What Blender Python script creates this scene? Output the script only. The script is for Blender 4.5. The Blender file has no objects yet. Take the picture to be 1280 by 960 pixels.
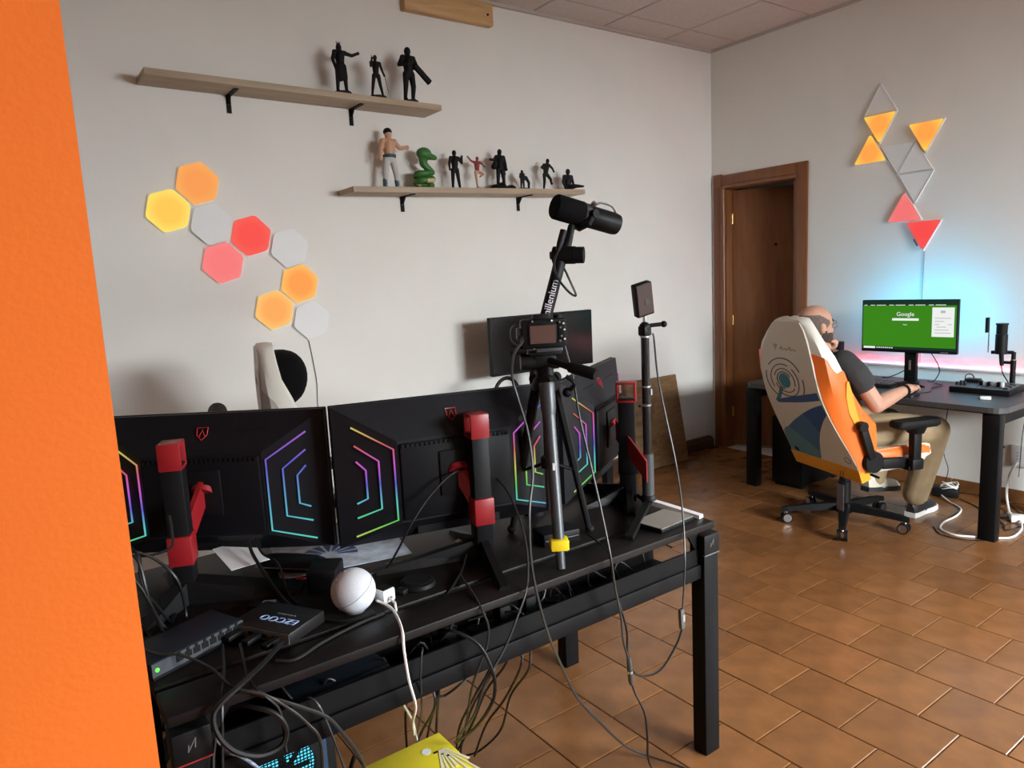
import bpy, bmesh, math, random
from mathutils import Matrix, Vector
random.seed(7)
R = math.radians
scn = bpy.context.scene
COL = scn.collection

# ---------------------------------------------------------------- camera, world, light, exposure
def camera():
    yaw, pitch, roll = R(35.51), R(8.292), R(2.841)
    f = Vector((math.sin(yaw)*math.cos(pitch), math.cos(yaw)*math.cos(pitch), -math.sin(pitch)))
    r = Vector((math.cos(yaw), -math.sin(yaw), 0))
    d = f.cross(r)
    r2 = math.cos(roll)*r + math.sin(roll)*d
    d2 = -math.sin(roll)*r + math.cos(roll)*d
    m = Matrix((r2, -d2, -f)).transposed().to_4x4()
    m.translation = (0, 0, 1.45)
    cd = bpy.data.cameras.new('camera'); cd.sensor_width = 36; cd.lens = 895/1280*36
    cd.clip_start = .05; cd.clip_end = 60
    o = bpy.data.objects.new('render_camera', cd); COL.objects.link(o); o.matrix_world = m
    scn.camera = o
camera()

w = bpy.data.worlds.new('world'); scn.world = w; w.use_nodes = True
bg = w.node_tree.nodes['Background']; bg.inputs[0].default_value = (.75, .88, 1, 1); bg.inputs[1].default_value = .8

def area_light(name, loc, rot, sx, sy, power, col):
    l = bpy.data.lights.new(name, 'AREA'); l.shape = 'RECTANGLE'; l.size = sx; l.size_y = sy
    l.energy = power; l.color = col
    o = bpy.data.objects.new(name, l); COL.objects.link(o); o.location = loc; o.rotation_euler = rot
# daylight through the two windows of the room (both behind the photographer)
# (sky above the horizon, seen from inside through the window openings)
area_light('daylight_window_side', (6.9, -.95, 3.12), (0, R(90), 0), 2.7, 4.4, 1820, (.905, .965, 1))
area_light('daylight_window_rear', (3.0, -4.4, 3.12), (R(90), 0, 0), 5.0, 2.7, 3500, (.905, .965, 1))

scn.view_settings.view_transform = 'Standard'
scn.view_settings.look = 'None'
scn.view_settings.gamma = 1
scn.view_settings.use_curve_mapping = False
scn.view_settings.exposure = 0.0

# ---------------------------------------------------------------- materials
MATS = {}
def mat(name, rgb, rough=.6, metal=0, var=0, scale=8, bump=0, bscale=60, emit=0, ecol=None, spec=.5, rnd=0):
    if name in MATS: return MATS[name]
    m = bpy.data.materials.new(name); m.use_nodes = True; nt = m.node_tree; N = nt.nodes; L = nt.links
    b = N['Principled BSDF']
    b.inputs['Base Color'].default_value = (*rgb, 1); b.inputs['Roughness'].default_value = rough
    b.inputs['Metallic'].default_value = metal; b.inputs['Specular IOR Level'].default_value = spec
    tc = N.new('ShaderNodeTexCoord')
    if var:
        n = N.new('ShaderNodeTexNoise'); n.inputs['Scale'].default_value = scale; n.inputs['Detail'].default_value = 5
        L.new(tc.outputs['Object'], n.inputs['Vector'])
        r = N.new('ShaderNodeValToRGB')
        r.color_ramp.elements[0].position = .3; r.color_ramp.elements[1].position = .7
        r.color_ramp.elements[0].color = (*[c*(1-var) for c in rgb], 1)
        r.color_ramp.elements[1].color = (*[min(1, c*(1+var)) for c in rgb], 1)
        L.new(n.outputs['Fac'], r.inputs['Fac']); out = r.outputs['Color']
        if rnd:
            oi = N.new('ShaderNodeObjectInfo'); hs = N.new('ShaderNodeHueSaturation')
            mr = N.new('ShaderNodeMapRange'); mr.inputs['To Min'].default_value = 1-rnd; mr.inputs['To Max'].default_value = 1+rnd
            L.new(oi.outputs['Random'], mr.inputs['Value']); L.new(mr.outputs['Result'], hs.inputs['Value'])
            L.new(out, hs.inputs['Color']); out = hs.outputs['Color']
        L.new(out, b.inputs['Base Color'])
    if bump:
        n2 = N.new('ShaderNodeTexNoise'); n2.inputs['Scale'].default_value = bscale; n2.inputs['Detail'].default_value = 4
        L.new(tc.outputs['Object'], n2.inputs['Vector'])
        bp = N.new('ShaderNodeBump'); bp.inputs['Strength'].default_value = bump; bp.inputs['Distance'].default_value = .004
        L.new(n2.outputs['Fac'], bp.inputs['Height']); L.new(bp.outputs['Normal'], b.inputs['Normal'])
    if emit:
        b.inputs['Emission Color'].default_value = (*(ecol or rgb), 1); b.inputs['Emission Strength'].default_value = emit
    MATS[name] = m
    return m

def wood_mat(name, c1, c2, sx=1, sy=14, sz=14, rough=.45, dist=3):
    m = bpy.data.materials.new(name); m.use_nodes = True; nt = m.node_tree; N = nt.nodes; L = nt.links
    b = N['Principled BSDF']; b.inputs['Roughness'].default_value = rough
    tc = N.new('ShaderNodeTexCoord'); mp = N.new('ShaderNodeMapping'); mp.inputs['Scale'].default_value = (sx, sy, sz)
    n = N.new('ShaderNodeTexNoise'); n.inputs['Scale'].default_value = 3; n.inputs['Detail'].default_value = 8; n.inputs['Distortion'].default_value = dist*.3
    r = N.new('ShaderNodeValToRGB'); r.color_ramp.elements[0].position = .32; r.color_ramp.elements[1].position = .68
    r.color_ramp.elements[0].color = (*c1, 1); r.color_ramp.elements[1].color = (*c2, 1)
    L.new(tc.outputs['Object'], mp.inputs['Vector']); L.new(mp.outputs['Vector'], n.inputs['Vector'])
    L.new(n.outputs['Fac'], r.inputs['Fac']); L.new(r.outputs['Color'], b.inputs['Base Color'])
    MATS[name] = m
    return m

def glow_mat(name, rgb, strength):
    m = bpy.data.materials.new(name); m.use_nodes = True; nt = m.node_tree; N = nt.nodes
    N.remove(N['Principled BSDF']); e = N.new('ShaderNodeEmission')
    e.inputs[0].default_value = (*rgb, 1); e.inputs[1].default_value = strength
    nt.links.new(e.outputs[0], N['Material Output'].inputs[0]); MATS[name] = m
    return m

def panel_glow_mat(name, c_mid, c_edge, rad, strength):
    """an edge-lit diffuser: the lamps sit in the corners, so it glows brighter there"""
    m = bpy.data.materials.new(name); m.use_nodes = True; nt = m.node_tree; N = nt.nodes; L = nt.links
    N.remove(N['Principled BSDF']); e = N.new('ShaderNodeEmission'); e.inputs[1].default_value = strength
    tc = N.new('ShaderNodeTexCoord'); v = N.new('ShaderNodeVectorMath'); v.operation = 'LENGTH'
    L.new(tc.outputs['Object'], v.inputs[0])
    mr = N.new('ShaderNodeMapRange'); mr.inputs['From Min'].default_value = rad*.45; mr.inputs['From Max'].default_value = rad
    L.new(v.outputs['Value'], mr.inputs['Value'])
    mx = N.new('ShaderNodeMix'); mx.data_type = 'RGBA'
    mx.inputs[6].default_value = (*c_mid, 1); mx.inputs[7].default_value = (*c_edge, 1)
    L.new(mr.outputs['Result'], mx.inputs[0]); L.new(mx.outputs[2], e.inputs[0])
    L.new(e.outputs[0], N['Material Output'].inputs[0]); MATS[name] = m
    return m

def rainbow_mat(name, kz, kx, off, strength):
    m = bpy.data.materials.new(name); m.use_nodes = True; nt = m.node_tree; N = nt.nodes; L = nt.links
    N.remove(N['Principled BSDF']); e = N.new('ShaderNodeEmission'); e.inputs[1].default_value = strength
    tc = N.new('ShaderNodeTexCoord'); s = N.new('ShaderNodeSeparateXYZ'); L.new(tc.outputs['Object'], s.inputs[0])
    a = N.new('ShaderNodeMath'); a.operation = 'MULTIPLY_ADD'; a.inputs[1].default_value = kz; a.inputs[2].default_value = off
    L.new(s.outputs['Z'], a.inputs[0])
    b = N.new('ShaderNodeMath'); b.operation = 'MULTIPLY_ADD'; b.inputs[1].default_value = kx
    L.new(s.outputs['X'], b.inputs[0]); L.new(a.outputs[0], b.inputs[2])
    fr = N.new('ShaderNodeMath'); fr.operation = 'FRACT'; L.new(b.outputs[0], fr.inputs[0])
    h = N.new('ShaderNodeCombineColor'); h.mode = 'HSV'; h.inputs[1].default_value = .8; h.inputs[2].default_value = 1
    L.new(fr.outputs[0], h.inputs[0]); L.new(h.outputs[0], e.inputs[0])
    L.new(e.outputs[0], N['Material Output'].inputs[0]); MATS[name] = m
    return m

WALL = mat('wall_paint', (.77, .745, .695), .85, var=.02, scale=3, bump=.12, bscale=90)
ORANGE = mat('orange_paint', (.84, .165, .010), .8, var=.02, scale=4, bump=.15, bscale=120)
GROUT = mat('grout', (.20, .13, .085), .9, var=.15, scale=20)
TILE = mat('terracotta_tile', (.198, .083, .028), .26, var=.2, scale=9, bump=.06, bscale=40, spec=.5, rnd=.13)
CEIL = mat('ceiling_tile', (.60, .52, .46), .9, var=.06, scale=60, bump=.6, bscale=140)
CEILGRID = mat('ceiling_grid', (.5, .44, .39), .7)
DOORWOOD = wood_mat('door_wood', (.175, .062, .020), (.235, .088, .030), 8, 8, .8, .38)
FRAMEWOOD = wood_mat('door_frame_wood', (.17, .058, .017), (.225, .082, .026), 8, 8, .8, .35)
DARKWOOD = wood_mat('dark_skirting_wood', (.045, .022, .012), (.085, .040, .020), 1, 10, 10, .5)
SHELFWOOD = wood_mat('shelf_wood', (.36, .27, .18), (.46, .35, .24), .8, 10, 10, .55)
PINEWOOD = wood_mat('pine_wood', (.50, .29, .12), (.64, .40, .18), .9, 9, 9, .55)
BOARDWOOD = wood_mat('board_wood', (.17, .095, .040), (.30, .18, .085), 2.2, 2.2, 7, .5, 6)
BLACK = mat('black_metal', (.0045, .0045, .005), .55, var=.2, scale=20, spec=.14)
DESKTOP = mat('desk_laminate', (.010, .008, .0075), .45, var=.25, scale=6, bump=.1, bscale=200, spec=.2)
GLOSSBLACK = mat('gloss_black_steel', (.005, .005, .0055), .22, spec=.5)
PLASTIC = mat('black_plastic', (.0055, .0055, .0062), .5, spec=.2)
DARKPL = mat('monitor_plastic', (.0085, .0085, .011), .45, var=.1, scale=30, spec=.22)
DARKPL2 = mat('monitor_plate_plastic', (.0045, .0045, .006), .5, var=.1, scale=30, spec=.2)
RUBBER = mat('rubber', (.005, .005, .005), .65, spec=.2)
CABLE = mat('cable_rubber', (.007, .007, .007), .42, spec=.4)
CABLEG = mat('grey_cable', (.024, .023, .022), .4)
CABLEW = mat('white_cable', (.80, .78, .74), .45)
RED = mat('red_plastic', (.27, .010, .014), .4, var=.08, scale=30)
REDLINE = mat('red_mark', (.35, .02, .02), .5)
SILVER = mat('brushed_metal', (.55, .56, .58), .3, metal=1)
GREYTUBE = mat('grey_anodised_tube', (.055, .060, .064), .38, metal=.25)
CHROME = mat('chrome', (.7, .7, .72), .18, metal=1)
WHITEPL = mat('white_plastic', (.78, .78, .78), .5)
WHITEINK = mat('white_ink', (.75, .76, .78), .6)
GREYINK = mat('grey_ink', (.16, .16, .17), .6)
BLUEINK = mat('pale_blue_ink', (.35, .5, .8), .6)
YELLOW = mat('yellow_plastic', (.85, .62, .01), .5)
SCREENOFF = mat('dark_screen', (.006, .006, .007), .16)
BRASS = mat('brass', (.6, .4, .15), .3, metal=1)
GLASS = mat('lens_glass', (.75, .8, .78), .08, spec=.8)

# ---------------------------------------------------------------- mesh helpers
class MB:
    def __init__(s): s.v = []; s.f = []
    def add(s, verts, faces, M=None):
        n = len(s.v)
        s.v += [tuple(M @ Vector(p)) if M else tuple(p) for p in verts]
        s.f += [tuple(i+n for i in q) for q in faces]
        return s
    def box(s, c, d, M=None, bev=0, seg=2):
        if bev:
            bm = bmesh.new(); bmesh.ops.create_cube(bm, size=1)
            for q in bm.verts: q.co = Vector((q.co.x*d[0]+c[0], q.co.y*d[1]+c[1], q.co.z*d[2]+c[2]))
            bmesh.ops.bevel(bm, geom=bm.edges[:], offset=min(bev, min(d)*.49), segments=seg, affect='EDGES', profile=.5)
            bm.verts.ensure_lookup_table()
            vs = [tuple(q.co) for q in bm.verts]; fs = [[q.index for q in f.verts] for f in bm.faces]; bm.free()
            return s.add(vs, fs, M)
        x, y, z = [k/2 for k in d]; X, Y, Z = c
        vs = [(X+i*x, Y+j*y, Z+k*z) for i in (-1, 1) for j in (-1, 1) for k in (-1, 1)]
        return s.add(vs, [(0,1,3,2), (4,6,7,5), (0,4,5,1), (2,3,7,6), (0,2,6,4), (1,5,7,3)], M)
    def rect(s, x0, x1, y0, y1, z0, z1, M=None, bev=0):
        return s.box(((x0+x1)/2, (y0+y1)/2, (z0+z1)/2), (abs(x1-x0), abs(y1-y0), abs(z1-z0)), M, bev)
    def cyl(s, p0, p1, r0, r1=None, n=12, M=None):
        return s.tube([p0, p1], [r0, r0 if r1 is None else r1], n, M)
    def tube(s, pts, r, n=6, M=None, closed=False):
        P = [Vector(p) for p in pts]; m = len(P)
        rr = r if isinstance(r, (list, tuple)) else [r]*m
        vs = []; fs = []; up = None
        for i, p in enumerate(P):
            if closed: t = P[(i+1) % m]-P[i-1]
            else: t = (P[min(i+1, m-1)]-P[max(i-1, 0)])
            if t.length < 1e-9: t = Vector((0, 0, 1))
            t.normalize()
            if up is None:
                up = Vector((0, 0, 1)) if abs(t.z) < .9 else Vector((1, 0, 0))
            a = up-t*up.dot(t)
            if a.length < 1e-6: a = t.orthogonal()
            a.normalize(); up = a; b = t.cross(a)
            for k in range(n):
                q = 2*math.pi*k/n
                vs.append(tuple(p+(a*math.cos(q)+b*math.sin(q))*rr[i]))
        for i in range(m if closed else m-1):
            j = (i+1) % m
            for k in range(n): fs.append((i*n+k, i*n+(k+1) % n, j*n+(k+1) % n, j*n+k))
        if not closed: fs.append(tuple(range(n-1, -1, -1))); fs.append(tuple((m-1)*n+k for k in range(n)))
        return s.add(vs, fs, M)
    def sphere(s, c, r, nu=14, nv=9, M=None):
        r = r if isinstance(r, (list, tuple)) else (r, r, r)
        vs = [(c[0], c[1], c[2]+r[2])]; fs = []
        for j in range(1, nv):
            a = math.pi*j/nv
            for i in range(nu):
                q = 2*math.pi*i/nu
                vs.append((c[0]+r[0]*math.sin(a)*math.cos(q), c[1]+r[1]*math.sin(a)*math.sin(q), c[2]+r[2]*math.cos(a)))
        vs.append((c[0], c[1], c[2]-r[2])); e = len(vs)-1
        for i in range(nu): fs.append((0, 1+i, 1+(i+1) % nu)); fs.append((e, e-nu+(i+1) % nu, e-nu+i))
        for j in range(nv-2):
            for i in range(nu):
                a = 1+j*nu
                fs.append((a+i, a+nu+i, a+nu+(i+1) % nu, a+(i+1) % nu))
        return s.add(vs, fs, M)
    def prism(s, poly, z0, z1, M=None):
        n = len(poly)
        vs = [(x, y, z0) for x, y in poly]+[(x, y, z1) for x, y in poly]
        fs = [tuple(range(n-1, -1, -1)), tuple(range(n, 2*n))]+[(i, (i+1) % n, n+(i+1) % n, n+i) for i in range(n)]
        return s.add(vs, fs, M)
    def lathe(s, prof, n=24, M=None):
        vs = []; fs = []
        for r, z in prof:
            for k in range(n): vs.append((r*math.cos(2*math.pi*k/n), r*math.sin(2*math.pi*k/n), z))
        for i in range(len(prof)-1):
            for k in range(n): fs.append((i*n+k, i*n+(k+1) % n, (i+1)*n+(k+1) % n, (i+1)*n+k))
        fs.append(tuple(range(n-1, -1, -1))); e = (len(prof)-1)*n; fs.append(tuple(e+k for k in range(n)))
        return s.add(vs, fs, M)
    def limb(s, pts, radii, n=12):
        for i in range(len(pts)-1): s.cyl(pts[i], pts[i+1], radii[i], radii[i+1], n)
        for p, r in zip(pts, radii): s.sphere(p, r, n, 8)
        return s
    def loft(s, rings):
        n = len(rings[0]); vs = [p for r in rings for p in r]; fs = []
        for i in range(len(rings)-1):
            for k in range(n): fs.append((i*n+k, i*n+(k+1) % n, (i+1)*n+(k+1) % n, (i+1)*n+k))
        fs.append(tuple(range(n-1, -1, -1))); e = (len(rings)-1)*n; fs.append(tuple(e+k for k in range(n)))
        return s.add(vs, fs)
    def mesh(s, name):
        me = bpy.data.meshes.new(name); me.from_pydata(s.v, [], s.f); me.update()
        bm = bmesh.new(); bm.from_mesh(me); bmesh.ops.recalc_face_normals(bm, faces=bm.faces[:]); bm.to_mesh(me); bm.free()
        return me
    def build(s, name, m, parent=None, smooth=True):
        return link(name, s.mesh(name), m, parent, smooth)

def link(name, me, m, parent=None, smooth=True):
    o = bpy.data.objects.new(name, me); COL.objects.link(o)
    if m and not me.materials: me.materials.append(m)
    if smooth: me.shade_smooth(); me.set_sharp_from_angle(angle=R(38))
    if parent: o.parent = parent
    return o

def tag(o, label, cat, group=None):
    o['label'] = label; o['category'] = cat
    if group: o['group'] = group
    return o
def thing(name, label, cat, loc=(0, 0, 0), rz=0, group=None):
    o = bpy.data.objects.new(name, None); COL.objects.link(o); o.empty_display_size = .05
    o.location = loc; o.rotation_euler = (0, 0, rz)
    return tag(o, label, cat, group)
def struct(o): o['kind'] = 'structure'; return o

def fuse(mb, name, m, parent, voxel, it=4):
    """one continuous skin around overlapping volumes"""
    me = mb.mesh(name+'_src'); t = bpy.data.objects.new(name+'_src', me); COL.objects.link(t)
    r = t.modifiers.new('r', 'REMESH'); r.mode = 'VOXEL'; r.voxel_size = voxel
    if it: q = t.modifiers.new('s', 'SMOOTH'); q.factor = .5; q.iterations = it
    dg = bpy.context.evaluated_depsgraph_get()
    me2 = bpy.data.meshes.new_from_object(t.evaluated_get(dg)); me2.name = name
    bpy.data.objects.remove(t); bpy.data.meshes.remove(me)
    me2.materials.clear()
    o = link(name, me2, m, parent, False); me2.shade_smooth()
    return o

def text(body, size, m, parent, M, name='lettering', ext=.0008, font_scale_x=1):
    c = bpy.data.curves.new('t', 'FONT'); c.body = body; c.size = size; c.extrude = ext; c.align_x = 'CENTER'; c.align_y = 'CENTER'
    t = bpy.data.objects.new('t', c); COL.objects.link(t)
    dg = bpy.context.evaluated_depsgraph_get(); me = bpy.data.meshes.new_from_object(t.evaluated_get(dg)); me.name = name
    bpy.data.objects.remove(t); bpy.data.curves.remove(c)
    me.transform(M @ Matrix.Diagonal((font_scale_x, 1, 1, 1))); me.materials.clear()
    return link(name, me, m, parent, False)

def T(x, y, z): return Matrix.Translation((x, y, z))
def RX(a): return Matrix.Rotation(a, 4, 'X')
def RY(a): return Matrix.Rotation(a, 4, 'Y')
def RZ(a): return Matrix.Rotation(a, 4, 'Z')

def spline(pts, k=5):
    P = [Vector(p) for p in pts]; out = []
    for i in range(len(P)-1):
        a, b, c, d = P[max(i-1, 0)], P[i], P[i+1], P[min(i+2, len(P)-1)]
        for j in range(k):
            t = j/k
            out.append(.5*((2*b)+(c-a)*t+(2*a-5*b+4*c-d)*t*t+(3*b-a-3*c+d)*t**3))
    out.append(P[-1])
    return out

# ---------------------------------------------------------------- the room
XW, YW, ZC = 4.76, 3.80, 3.125
XL, YB = -2.4, -2.3
def plate(name, rects, m):
    mb = MB()
    for r in rects: mb.rect(*r)
    return struct(mb.build(name, m, None, False))
# floor slab, then its tiles
floor = struct(MB().rect(XL, XW, YB, YW, -.06, -.005).build('floor', GROUT, None, False))
TP = .25; GAP = .0035
cache = {}
def tile_mesh(dx, dy):
    k = (round(dx, 3), round(dy, 3))
    if k not in cache:
        a, b, c = dx/2, dy/2, .0022
        mb = MB(); mb.add([(-a, -b, -.006), (a, -b, -.006), (a, b, -.006), (-a, b, -.006), (-a, -b, -c*.6), (a, -b, -c*.6), (a, b, -c*.6), (-a, b, -c*.6),
                (-a+c, -b+c, 0), (a-c, -b+c, 0), (a-c, b-c, 0), (-a+c, b-c, 0)],
               [(0,1,5,4), (1,2,6,5), (2,3,7,6), (3,0,4,7), (4,5,9,8), (5,6,10,9), (6,7,11,10), (7,4,8,11), (8,9,10,11)])
        me = mb.mesh('tile'); me.materials.append(TILE); cache[k] = me
    return cache[k]
rest = MB(); ntile = 0
i0 = int((XL-1.996)/TP)-1
for i in range(i0, 13):
    x0 = 1.996+i*TP; x1 = min(x0+TP, XW); x0c = max(x0, XL)
    if x1-x0c < .02: continue
    off = 0 if i % 2 == 0 else TP/2
    for j in range(-16, 14):
        y0 = 1.12+off+j*TP; y1 = min(y0+TP, YW); y0c = max(y0, YB)
        if y1-y0c < .02: continue
        dx, dy = x1-x0c-GAP, y1-y0c-GAP
        cx, cy = (x0c+x1)/2, (y0c+y1)/2
        ang = math.degrees(math.atan2(cx, cy)); dist = math.hypot(cx, cy)
        if 8 < ang < 76 and dist > 1.45 and ntile < 300:
            t = bpy.data.objects.new('tile', tile_mesh(dx, dy)); COL.objects.link(t); t.parent = floor
            t.location = (cx, cy, random.uniform(-.0006, .0004)); ntile += 1
        else:
            rest.box((cx, cy, -.003), (dx, dy, .006))
o = rest.build('tile_field', TILE, floor, False); o['kind'] = 'stuff'

# walls
plate('wall_back', [(XL-.15, XW+.15, YW, YW+.15, -.06, ZC+.1)], WALL)
DY0, DY1, DZ = 3.045, 3.695, 2.095
WY0, WY1, WZ0, WZ1 = -1.7, -.2, .97, 2.27
plate('wall_right', [(XW, XW+.12, DY1, YW, -.06, ZC+.1), (XW, XW+.12, DY0, DY1, DZ, ZC+.1), (XW, XW+.12, WY1, DY0, -.06, ZC+.1),
                     (XW, XW+.12, WY0, WY1, -.06, WZ0), (XW, XW+.12, WY0, WY1, WZ1, ZC+.1), (XW, XW+.12, YB-.15, WY0, -.06, ZC+.1)], WALL)
WX0, WX1 = 1.9, 3.9
plate('wall_rear', [(XL-.15, WX0, YB-.15, YB, -.06, ZC+.1), (WX1, XW, YB-.15, YB, -.06, ZC+.1), (WX0, WX1, YB-.15, YB, -.06, .97), (WX0, WX1, YB-.15, YB, 2.27, ZC+.1)], WALL)
plate('wall_far_left', [(XL-.15, XL, YB, YW, -.06, ZC+.1)], WALL)
# the near orange partition whose end closes the view on the left
plate('wall_left', [(XL, .090, .85, .97, 0, ZC-.002)], ORANGE)
# windows (behind the photographer): frame, mullion
def window(name, cx, cy, along_x, w_, z0, z1):
    mb = MB()
    for a, b in ((-w_/2, -w_/2+.06), (-.03, .03), (w_/2-.06, w_/2)):
        mb.rect(*((cx+a, cx+b, cy-.03, cy+.03) if along_x else (cx-.03, cx+.03, cy+a, cy+b)), z0, z1)
    for a, b in ((z0, z0+.06), (z1-.06, z1)):
        mb.rect(*((cx-w_/2, cx+w_/2, cy-.029, cy+.029) if along_x else (cx-.029, cx+.029, cy-w_/2, cy+w_/2)), a, b)
    struct(mb.build(name, WHITEPL, None, False))
window('window_1', XW+.05, -.95, False, 1.5, .97, 2.27)
window('window_2', 2.9, YB-.06, True, 2.0, .97, 2.27)

# ceiling: grid and lay-in tiles
ceil = struct(MB().rect(XL-.15, XW+.15, YB-.15, YW+.15, ZC+.02, ZC+.12).build('ceiling', CEILGRID, None, False))
CT = .6
tcache = {}; rest = MB()
for i in range(-13, 4):
    for j in range(-11, 2):
        x0 = max(3.01+i*CT, XL); x1 = min(3.01+(i+1)*CT, XW); y0 = max(3.553+(j-1)*CT, YB); y1 = min(3.553+j*CT, YW)
        if x1-x0 < .03 or y1-y0 < .03: continue
        dx, dy = x1-x0-.012, y1-y0-.012; cx, cy = (x0+x1)/2, (y0+y1)/2
        if cx > 1.2 and cy > .8:
            k = (round(dx, 3), round(dy, 3))
            if k not in tcache:
                me = MB().box((0, 0, 0), (dx, dy, .022), None, .004, 1).mesh('ceiling_tile'); me.materials.append(CEIL); tcache[k] = me
            t = bpy.data.objects.new('ceiling_tile', tcache[k]); COL.objects.link(t); t.parent = ceil; t.location = (cx, cy, ZC+.011)
        else: rest.box((cx, cy, ZC+.011), (dx, dy, .02))
o = rest.build('ceiling_tile_field', CEIL, ceil, False); o['kind'] = 'stuff'
o = MB().rect(XL, XW, YW-.022, YW, ZC-.018, ZC).build('trim_1', CEILGRID, None, False); struct(o)
o = MB().rect(XW-.022, XW, YB, YW-.022, ZC-.018, ZC).build('trim_2', CEILGRID, None, False); struct(o)

# skirtings: a dark timber one along the back wall, terracotta tile pieces along the right wall
mb = MB(); mb.prism([(YW, 0), (YW-.06, 0), (YW-.06, .07), (YW-.035, .092), (YW, .092)], XL, XW-.075, Matrix(((0,0,1,0),(1,0,0,0),(0,1,0,0),(0,0,0,1))))
struct(mb.build('baseboard_back', DARKWOOD, None, False))
bb = struct(MB().rect(XW-.003, XW, YB, 2.955, 0, .075).build('baseboard_right', GROUT, None, False))
sk = None
for k in range(21):
    y0 = 2.95-k*.25
    if y0-.25 < YB: break
    if sk is None:
        sk = MB().box((0, 0, 0), (.010, .2465, .08), None, .003, 1).mesh('skirting_tile'); sk.materials.append(TILE)
    t = bpy.data.objects.new('skirting_tile', sk); COL.objects.link(t); t.parent = bb; t.location = (XW-.008, y0-.125, .04)

# door in the right wall: casing, jambs, leaf swung into the next room
door = struct(MB().add([], []).rect(XW-.018, XW+.002, DY0-.085, DY0, 0, DZ+.078, None, .006).build('door_1', FRAMEWOOD, None))
MB().rect(XW-.018, XW+.002, DY1, DY1+.08, 0, DZ+.088, None, .006).build('casing', FRAMEWOOD, door)
MB().rect(XW-.018, XW+.002, DY0, DY1-.001, DZ, DZ+.078, None, .006).build('casing', FRAMEWOOD, door)
MB().cyl((XW-.014, DY1-.012, 0), (XW-.014, DY1-.012, DZ-.01), .020, n=16).build('moulding', FRAMEWOOD, door)
MB().cyl((XW-.014, DY0, DZ-.012), (XW-.014, DY1-.02, DZ-.012), .017, n=16).build('moulding', FRAMEWOOD, door)
MB().rect(XW, XW+.12, DY1-.03, DY1, 0, DZ).build('jamb', FRAMEWOOD, door)
MB().rect(XW, XW+.12, DY0, DY0+.03, 0, DZ).build('jamb', FRAMEWOOD, door)
MB().rect(XW, XW+.12, DY0+.03, DY1-.03, DZ-.03, DZ).build('jamb', FRAMEWOOD, door)
leaf = MB().rect(0, .042, -.66, 0, .012, DZ-.04, None, .003).build('door_leaf', DOORWOOD, door)
leaf.location = (XW+.075, DY1-.032, 0); leaf.rotation_euler = (0, 0, R(24))
mb = MB(); mb.box((-.006, -.59, 1.02), (.012, .045, .2), None, .004); mb.cyl((-.012, -.59, 1.05), (-.05, -.59, 1.05), .009); mb.cyl((-.05, -.59, 1.05), (-.05, -.48, 1.05), .010)
mb.build('handle', BRASS, leaf)
for z in (.25, 1.0, 1.8): MB().cyl((0, 0, z), (0, 0, z+.08), .008).build('hinge', BRASS, leaf)
mb = MB(); mb.box((-.002, -.33, 1.62), (.006, .02, .02), None, .002); mb.build('hook', PLASTIC, leaf)
CORR = mat('corridor_floor_tile', (.62, .58, .52), .5, var=.05)
plate('floor_corridor', [(XW, 6.2, 2.2, 4.6, -.06, -.002)], CORR)
plate('wall_corridor', [(6.2, 6.3, 2.2, 4.6, -.06, 2.7), (XW+.12, 6.3, 4.6, 4.7, -.06, 2.7), (XW+.12, 6.3, 2.1, 2.2, -.06, 2.7), (XW+.12, 6.3, 2.1, 4.7, 2.6, 2.7)], mat('corridor_shade', (.10, .07, .05), .8))  # dark colour stands in for shade in the corridor beyond the leaf

# shelves on the back wall
def shelf(name, label, x0, x1, ztop, brackets, tilt=0):
    s = thing(name, label, 'shelf', (x0, YW, ztop), 0, None)
    L_ = x1-x0
    MB().rect(0, L_, -.20, 0, -.03, 0, None, .0015).build('board', SHELFWOOD, s)
    for bx in brackets:
        b = MB(); b.rect(bx-x0-.011, bx-x0+.011, -.006, 0, -.115, -.03); b.rect(bx-x0-.011, bx-x0+.011, -.15, 0, -.036, -.03)
        b.prism([(-.006, -.036), (-.05, -.036), (-.006, -.085)], bx-x0-.003, bx-x0+.003, Matrix(((0,0,1,0),(1,0,0,0),(0,1,0,0),(0,0,0,1))))
        q = b.build('bracket', BLACK, s, False)
        MB().cyl((bx-x0, -.005, -.075), (bx-x0, -.009, -.075), .005, n=8).build('screw', SILVER, q)
    s.rotation_euler = (0, tilt, 0)
    return s
shelf('wall_shelf', 'upper pale wooden wall shelf carrying three dark figurines', .67, 2.18, 2.452, (1.075, 1.72), R(.6))
shelf('wall_shelf', 'lower pale wooden wall shelf carrying a row of eight figurines', 1.612, 3.232, 1.975, (1.993, 2.826), R(-1.2))

# pine plank under the ceiling
pl = tag(MB().rect(2.07, 2.672, YW-.05, YW, 2.972, 3.10, None, .004).build('wood_plank', PINEWOOD), 'short pine plank fixed high on the wall under the ceiling', 'plank')
for dx in (.04, .56): MB().cyl((2.07+dx, YW-.051, 3.03), (2.07+dx, YW-.056, 3.03), .007, n=8).build('screw_head', BLACK, pl)
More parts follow.
